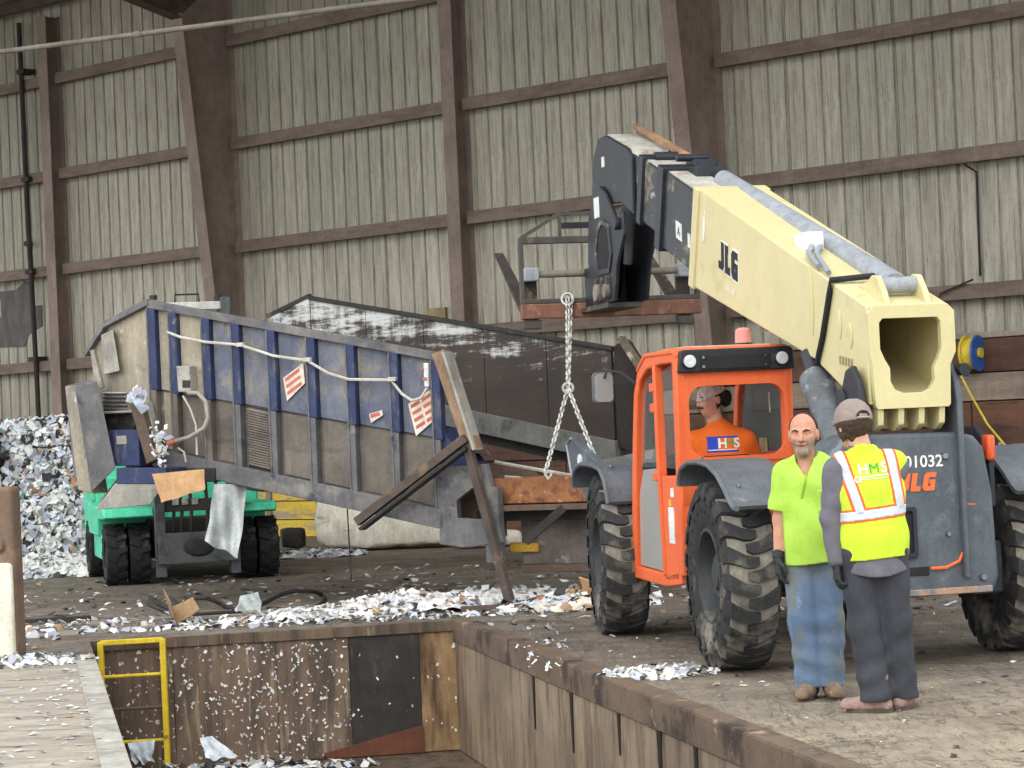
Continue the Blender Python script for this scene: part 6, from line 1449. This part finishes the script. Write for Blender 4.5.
for a, e, w_ in ((shL, elL, wrL), (shR, elR, wrR)):
    S.cap(a, e, .055, .044, .04); S.cap(e, w_, .044, .030, .03)
legs_sdf(S, hips, knees, ank, .085, .06, .045)
body1 = S.mb().build('body', 'skin', P1, smooth=60)
# shirt
C = SDF((-.42, -.32, .78), (.42, .32, 1.58), .007)
C.cap((-.13, .03, 1.445), (.165, .03, 1.445), .07, .07, .05); C.ell((.01, .015, 1.30), (.19, .145, .23), .07); C.ell((.01, .0, 1.06), (.19, .155, .22), .07); C.cap((.0, .01, 1.05), (.0, .015, .76), .19, .212, .05, sc=(1, 1.3, 1))
C.cap((-.06, .02, 1.50), (.06, .02, 1.50), .06, .06, .05)
for a, e in ((shL, elL), (shR, elR)): C.cap(a, lerp3(a, e, .86), .082, .086, .05)
X, Y, Z = C.all()
C.F += .006 * wob(X, Y, Z, 34, 5) + .004 * np.sin(26 * Z + 9 * X + 4 * wob(X, Y, Z, 12, 8))
cut = np.maximum(.862 - Z + .012 * np.sin(8 * X), -9)
inarm = np.minimum(np.maximum(X - (-.185), -9), 9)
F1 = np.maximum(C.F, cut)
# sleeve ends, square to the arm
for a, e in ((shL, elL), (shR, elR)):
    d = (Vector(e) - Vector(a)).normalized(); q_ = lerp3(a, e, .80); pl2 = (X - q_.x) * d.x + (Y - q_.y) * d.y + (Z - q_.z) * d.z
    side = np.abs(X) > .185
    F1 = np.where(side, np.maximum(F1, pl2), F1)
# open neck: a V down the front
vn = np.maximum(np.abs(X + .035) - .05 * np.clip((Z - 1.40) / .10, 0, 1), np.maximum(Y - .02, 1.41 - Z)); F1 = np.maximum(F1, -vn)
nk = np.sqrt((X + .015) ** 2 + (Y - .01) ** 2) - .072; F1 = np.maximum(F1, -np.maximum(nk, 1.48 - Z))
shirt = C.mb(F1).build('shirt', 'neon', P1, smooth=60)
# pocket and placket follow the cloth
pk = np.maximum(C.F - .006, np.maximum(np.abs(X - .085) - .062, np.abs(Z - 1.255) - .07)); pk = np.maximum(pk, Y + .02); C.mb(np.maximum(pk, -(C.F + .02))).build('chest_pocket', 'neon', shirt, smooth=60)
lb2 = np.maximum(C.F - .009, np.maximum(np.abs(X - .09) - .022, np.abs(Z - 1.31) - .010)); lb2 = np.maximum(lb2, Y + .02); C.mb(np.maximum(lb2, -(C.F + .02))).build('pocket_label', mat('olive', (120, 130, 40), bump=0), shirt, smooth=60)
pc = np.maximum(C.F - .006, np.maximum(np.abs(X + .04 + (1.4 - Z) * .25) - .008, np.abs(Z - 1.35) - .075)); pc = np.maximum(pc, Y + .02); C.mb(np.maximum(pc, -(C.F + .02))).build('placket', mat('placket_shade', (140, 186, 40), bump=0), shirt, smooth=60)
# jeans
C = SDF((-.32, -.3, .03), (.32, .3, 1.06), .007)
legs_sdf(C, hips, knees, ank, .112, .092, .088); X, Y, Z = C.all()
C.F += .006 * wob(X, Y, Z, 30, 15) + .005 * np.sin(40 * Z + 14 * X + 3 * wob(X, Y, Z, 10, 2)) * np.clip((.55 - Z) / .3, .2, 1)
C.mb(np.maximum(np.maximum(C.F, .075 - Z), Z - 1.0)).build('jeans', 'denim', P1, smooth=60)
boot(P1, 'boot', ank[0], (-.45, -1, 0), 'boot_tan'); boot(P1, 'boot', ank[1], (.05, -1, 0), 'boot_tan')
hand_mb(wrL, (-.02, -.10, -1), (1, .1, 0), (.2, -1, 0), .9, size=1.12).build('glove', 'glove_black', P1, smooth=60)
hand_mb(wrR, (-.02, -.10, -1), (-1, .1, 0), (-.2, -1, 0), .9, size=1.12).build('glove', 'glove_black', P1, smooth=60)
for w_, e in ((wrL, elL), (wrR, elR)):
    MB().cyl(Vector(w_), lerp3(w_, e, .16), .040, .043, 16).build('glove_cuff', 'glove_black', P1)
# hair and beard as shells of the head
def head_shell(parent, HM, name, m, region, off, res=.0045, extra=None):
    S = SDF(HM.translation - Vector((.15, .15, .18)), HM.translation + Vector((.15, .15, .16)), res)
    R3 = HM.to_euler('XYZ'); S.M = HM
    S.ell((0, .012, .035), (.077, .097, .088), .02); S.ell((0, -.03, -.03), (.064, .066, .085), .03); S.ell((0, -.052, -.088), (.036, .034, .028), .025)
    for s_ in (-1, 1): S.ell((s_ * .036, -.066, -.02), (.026, .026, .03), .02)
    if extra: extra(S)
    S.M = Matrix.Identity(4)
    x, y, z = local_of(S, HM); F = S.F + .0025 * wob(x * 1.0, y, z, 170, 4)
    shell = np.maximum(F - off, -(F + .012)); return S.mb(np.maximum(shell, region(x, y, z))).build(name, m, parent, smooth=60)
head_shell(P1, HM1, 'hair', 'hair_dark', lambda x, y, z: np.maximum(np.maximum(-.005 - y + np.clip(.09 - np.abs(x) * .4 - z, 0, .1) * .35, -.045 - z), -(np.abs(x) + z * 2.2 + y * .8 - .12)), .006)
head_shell(P1, HM1, 'stubble', 'stubble', lambda x, y, z: np.maximum(np.maximum(z + .028 - np.abs(x) * .35, y - .012), -(np.sqrt(x ** 2 + (z + .061) ** 2 * 3) - .026)), .0022)
head_shell(P1, HM1, 'beard', 'beard_grey', lambda x, y, z: np.maximum(np.maximum(z + .080 - np.abs(x) * .3, y + .03), np.abs(x) - .034), .005)
head_shell(P1, HM1, 'moustache', 'stubble', lambda x, y, z: np.maximum(np.maximum(np.abs(z + .046) - .007, y + .05), np.abs(x) - .032), .010)
face_bits(HM1, P1, 'hair_dark')

# ---- worker in the striped vest, back to us
P2 = thing('person', 'worker in a taupe cap and orange striped neon vest, back to the camera', 'person', (2.13, 13.85, 0), math.radians(0))
hips = [(-.10, .0, .95), (.09, .0, .95)]; knees = [(-.075, .0, .52), (.11, .03, .52)]; ank = [(-.035, -.02, .10), (.14, .06, .10)]
S = SDF((-.42, -.32, .02), (.42, .32, 1.92), .006)
HM2 = head_sdf(S, Vector((-.085, .05, 1.725)), math.radians(-160), math.radians(6), 1.12)
S.cap((-.06, .04, 1.66), (-.02, .03, 1.48), .06, .07, .03)
S.ell((0, .02, 1.30), (.17, .11, .22), .06); S.ell((0, .02, 1.05), (.15, .105, .2), .06)
shL, elL, wrL = (-.205, .03, 1.46), (-.245, .03, 1.17), (-.235, -.03, .905)
shR, elR, wrR = (.135, .06, 1.45), (.14, .20, 1.20), (.0, .29, 1.14)
for a, e, w_ in ((shL, elL, wrL), (shR, elR, wrR)):
    S.cap(a, e, .055, .044, .04); S.cap(e, w_, .044, .030, .03)
legs_sdf(S, hips, knees, ank, .085, .06, .045)
S.mb().build('body', 'skin_pale', P2, smooth=60)
C = SDF((-.42, -.32, .78), (.42, .36, 1.60), .007)          # grey work shirt
C.cap((-.175, .03, 1.465), (.175, .03, 1.465), .068, .068, .05); C.ell((0, .02, 1.30), (.195, .13, .22), .07); C.ell((0, .01, 1.06), (.19, .14, .22), .07); C.cap((0, .01, 1.02), (0, .01, .80), .185, .208, .05, sc=(1, 1.25, 1))
C.cap((-.03, .03, 1.52), (-.045, .04, 1.60), .080, .072, .03)
for a, e, w_ in ((shL, elL, wrL), (shR, elR, wrR)): C.cap(a, e, .078, .066, .04); C.cap(e, lerp3(e, w_, .93), .066, .050, .03)
X, Y, Z = C.all(); C.F += .005 * wob(X, Y, Z, 34, 25) + .0022 * np.sin(44 * Z + 30 * X + 4 * wob(X, Y, Z, 12, 8))
hem = np.where((np.abs(X + .02) < .196) | (Z < .86), .865 - Z - .05 * np.cos(X * 7), -9.0)
C.mb(np.maximum(C.F, hem)).build('work_shirt', 'shirt_grey', P2, smooth=60)
# vest over the shirt, sleeveless
V_ = SDF((-.36, -.32, .86), (.36, .36, 1.62), .006)
V_.cap((-.155, .03, 1.49), (.155, .03, 1.49), .078, .076, .05); V_.ell((0, .02, 1.30), (.212, .148, .23), .07); V_.ell((0, .01, 1.06), (.21, .160, .22), .07); V_.cap((0, .01, 1.02), (0, .01, .82), .20, .222, .05, sc=(1, 1.25, 1))
V_.cap((-.02, .03, 1.50), (-.03, .03, 1.56), .09, .085, .03)
X, Y, Z = V_.all(); V_.F += .005 * wob(X, Y, Z, 26, 31)
Fv = np.maximum(V_.F, .925 - Z + .01 * np.sin(9 * X))
neck = np.sqrt((X + .035) ** 2 + (Y - .05) ** 2) - .082; Fv = np.maximum(Fv, -np.maximum(neck, 1.45 - Z))
arm = lambda sx_: np.sqrt((X - sx_ * .275) ** 2 * 1.6 + (Z - 1.36) ** 2 * .45) - .088
Fv = np.maximum(Fv, np.maximum(-arm(-1), -arm(1)))
Fv = np.maximum(Fv, np.where(Y > .08, .012 - np.abs(X), -9))
vest = V_.mb(Fv).build('vest', 'neon_vest', P2, smooth=60)
def band(name, m, region, off):
    F = np.maximum(np.maximum(Fv - off, -(Fv + .012)), region); V_.mb(F).build(name, m, vest, smooth=60)
zt = Z - 1.195 - .10 * X
xl = X + .085 + (Z - 1.2) * .28; xr = X - .165 + (Z - 1.2) * .14
up_ = 1.20 + .10 * X - Z
bk_ = Y - .10
band('waist_stripe_edge', 'trim_orange', np.abs(zt) - .042, .003); band('waist_stripe', 'reflective', np.abs(zt) - .028, .006)
for nm, xx in (('left', xl), ('right', xr)):
    band('shoulder_stripe_edge', 'trim_orange', np.maximum(np.abs(xx) - .042, up_), .003); band('shoulder_stripe', 'reflective', np.maximum(np.abs(xx) - .027, up_), .006)
# lettering on the back of the vest
bvh = BVHTree.FromPolygons([Vector(v) for v in zip(*[iter([c for vv in vest.data.vertices for c in vv.co])] * 3)], [tuple(p.vertices) for p in vest.data.polygons])
def on_back(bv, x, z, d, y0=-.6):
    h = bv.ray_cast(Vector((x, y0, z)), Vector((0, 1, 0)))
    y = h[0].y if h[0] else -.1
    return (x, y - .004 - d, z)
def back_text(bv, txt, x0, z0, size, m, parent, bold=.03, name='logo_lettering', rot=0.0):
    text_mb(txt, lambda u, v, d: on_back(bv, x0 + u * math.cos(rot) - v * math.sin(rot), z0 + u * math.sin(rot) + v * math.cos(rot), d), size, bold, .003).build(name, m, parent, smooth=0)
back_text(bvh, 'H', -.085, 1.43, .085, 'logo_white', vest, .02, rot=.07); back_text(bvh, 'M', -.022, 1.435, .085, 'logo_green', vest, .0, rot=.07); back_text(bvh, 'S', .052, 1.44, .085, 'logo_white', vest, .02, rot=.07)
for zz in (1.412, 1.397):
    MB().tube([on_back(bvh, -.085 + k * .02, zz + k * .0015, 0) for k in range(10)], .004 if zz > 1.4 else .0025, 5).build('logo_line', 'logo_white', vest)
MB().tube([on_back(bvh, -.09 + .018 * math.cos(a), 1.40 + .018 * math.sin(a), 0) for a in [i * .7 for i in range(9)]], .005, 5, closed=True).build('logo_ring', 'logo_white', vest)
C = SDF((-.34, -.3, .03), (.34, .3, 1.08), .007)             # trousers
legs_sdf(C, hips, knees, ank, .118, .098, .095); X, Y, Z = C.all()
C.F += .006 * wob(X, Y, Z, 30, 45) + .005 * np.sin(36 * Z - 16 * X + 3 * wob(X, Y, Z, 10, 2)) * np.clip((.6 - Z) / .3, .2, 1)
C.mb(np.maximum(np.maximum(C.F, .07 - Z), Z - 1.02)).build('trousers', 'charcoal', P2, smooth=60)
boot(P2, 'boot', (ank[0][0], ank[0][1], 0), (-.8, .35, 0), 'boot_rose'); boot(P2, 'boot', (ank[1][0], ank[1][1], 0), (.55, .8, 0), 'boot_rose')
hand_mb(wrL, (.02, -.05, -1), (1, .1, 0), (.1, 1, 0), .8, size=1.1).build('glove', 'glove_black', P2, smooth=60)
hand_mb(wrR, (-1, .2, -.1), (0, -.3, -1), (0, 1, .3), .8, size=1.1).build('glove', 'glove_black', P2, smooth=60)
MB().cyl(Vector(wrL), lerp3(wrL, elL, .14), .044, .046, 16).build('glove_cuff', 'glove_black', P2)
# cap, hair below it, dark strap opening at the back
head_shell(P2, HM2, 'hair', 'hair_brown', lambda x, y, z: np.maximum(np.maximum(z - .05, -.080 - z + .012 * np.sin(x * 160)), -.03 - y + np.abs(z) * .25), .021)
capo = head_shell(P2, HM2, 'cap', 'cap_taupe', lambda x, y, z: .014 - z + y * .05, .022)
b = MB(); pts = []
for i in range(13):
    a = math.radians(-60 + 120 * i / 12); pts.append((math.sin(a) * .082, -.06 - math.cos(a) * .105))
pts += [(.074, -.05), (.04, -.085), (0, -.095), (-.04, -.085), (-.074, -.05)]
b.prism(pts, lambda u, v, d: HM2 @ Vector((u, v, d - v * .12 + .008)), .01, .018); b.build('cap_peak', 'cap_taupe', capo)
pts = [(.040 * math.cos(a), .032 * math.sin(a)) for a in [math.pi * i / 10 for i in range(11)]]
def capback(u, v, d):
    y = .012 + .0975 * math.sqrt(max(.05, 1 - (u / .079) ** 2 - ((v + .04 - .035) / .09) ** 2)); return HM2 @ Vector((u, y + .0285 + d, v + .036))
MB().prism(pts, capback, 0, .003).build('cap_opening', 'hair_dark', capo, smooth=0)
MB().tube([capback(-.036 + .012 * k, -.006, .001) for k in range(7)], .0055, 6).build('cap_strap', mat('strap_pale', (186, 170, 150), bump=0), capo)
MB().tube([HM2 @ Vector(p) for p in ((.078, -.02, .012), (.09, .01, .004), (.084, .03, .002))], .003, 5).build('glasses_arm', 'eye_dark', P2)
face_bits(HM2, P2, 'hair_brown')

# ---- driver in the cab, seen from behind, head turned to the left
dpos = Matrix.Translation((2.53, 16.71, 0)) @ Matrix.Rotation(math.radians(103), 4, 'Z') @ Vector((1.54, .58, 0))
P3 = thing('person', 'driver in an orange shirt and bandana sitting in the orange cab', 'person', (dpos.x, dpos.y, 1.155), math.radians(0))
S = SDF((-.42, -.32, -.06), (.42, .62, 1.06), .007)
HM3 = head_sdf(S, Vector((-.06, .0, .785)), math.radians(-68), math.radians(8), 1.08)
S.cap((-.06, .02, .72), (-.01, .03, .52), .058, .07, .03); S.ell((0, .03, .34), (.17, .11, .22), .06); S.ell((0, .03, .12), (.16, .11, .14), .06)
shL, elL, wrL = (-.2, .04, .455), (-.27, .16, .26), (-.17, .42, .36); shR, elR, wrR = (.2, .04, .455), (.27, .16, .26), (.15, .42, .36)
for a, e, w_ in ((shL, elL, wrL), (shR, elR, wrR)): S.cap(a, e, .055, .045, .04); S.cap(e, w_, .044, .03, .03)
for s_ in (-1, 1): S.cap((s_ * .09, .06, .06), (s_ * .12, .46, .05), .085, .07, .04)
S.mb().build('body', 'skin_pale', P3, smooth=60)
C = SDF((-.44, -.3, -.02), (.44, .4, .68), .007)
C.cap((-.17, .03, .455), (.0, .03, .535), .074, .07, .06); C.cap((.17, .03, .455), (.0, .03, .535), .074, .07, .06); C.ell((0, .02, .34), (.225, .15, .24), .07); C.ell((0, .02, .1), (.23, .16, .2), .07); C.cap((-.01, .03, .53), (-.02, .025, .585), .085, .068, .04)
for a, e in ((shL, elL), (shR, elR)): C.cap(a, lerp3(a, e, .9), .085, .088, .05)
X, Y, Z = C.all(); C.F += .006 * wob(X, Y, Z, 30, 55); Ft = np.maximum(C.F, .0 - Z); tee = C.mb(Ft).build('shirt', 'tee_orange', P3, smooth=60)
C2 = SDF((-.3, -.2, -.05), (.3, .62, .2), .009)
for s_ in (-1, 1): C2.cap((s_ * .09, .04, .06), (s_ * .12, .47, .05), .1, .085, .04)
C2.mb().build('trousers', 'charcoal', P3, smooth=60)
for w_, sd_ in ((wrL, 1), (wrR, -1)): hand_mb(w_, (sd_ * .3, .9, .2), (0, .2, -1), (sd_, -.2, .2), 1.0, .005).build('hand', 'skin_pale', P3, smooth=60)
bv3 = BVHTree.FromPolygons([v.co.copy() for v in tee.data.vertices], [tuple(p.vertices) for p in tee.data.polygons])
b = MB(); N_ = 8
for zz in (.385, .475):
    for k in range(N_ + 1): b.v.append(on_back(bv3, -.115 + k * .082 / N_, zz + .006, .0))
b.f = [(k, k + 1, N_ + 2 + k, N_ + 1 + k) for k in range(N_)]; b.build('logo_block', 'logo_blue', tee, smooth=0)
b = MB()
for zz in (.37, .495):
    for k in range(17): b.v.append(on_back(bv3, -.12 + k * .25 / 16, zz, -.002))
b.f = [(k, k + 1, 18 + k, 17 + k) for k in range(16)]; b.build('logo_ground', 'logo_blue', tee, smooth=0)
back_text(bv3, 'H', -.035, .405, .105, 'logo_white', tee, .03); back_text(bv3, 'M', .026, .405, .10, 'logo_green', tee, .0); back_text(bv3, 'S', .092, .405, .105, 'logo_white', tee, .03)
MB().tube([on_back(bv3, -.11 + k * .025, .388, .001) for k in range(10)], .005, 5).build('logo_line', 'logo_white', tee)
head_shell(P3, HM3, 'hair', 'hair_dark', lambda x, y, z: np.maximum(np.maximum(-.075 - z, -.005 - y + np.clip(-z, 0, .1) * .2), z - .10), .009)
MB().lathe([(.001, .09), (.03, .08), (.045, .05), (.048, .01), (.035, -.03), (.001, -.05)], HM3 @ Vector((.0, .115, -.03)), HM3.to_3x3() @ Vector((0, .25, 1)), 14, closed=False).build('ponytail', 'hair_dark', P3)
head_shell(P3, HM3, 'bandana', 'bandana', lambda x, y, z: np.maximum(.030 - z + y * .25, z - .112), .013)
MB().tube([HM3 @ Vector(p) for p in ((-.045, .09, .06), (0, .118, .045), (.045, .09, .06))], .014, 8).build('bandana_knot', 'hair_dark', P3)
head_shell(P3, HM3, 'moustache', 'hair_dark', lambda x, y, z: np.maximum(np.maximum(np.abs(z + .046) - .006, y + .05), np.abs(x) - .034), .010)
face_bits(HM3, P3, 'hair_dark')
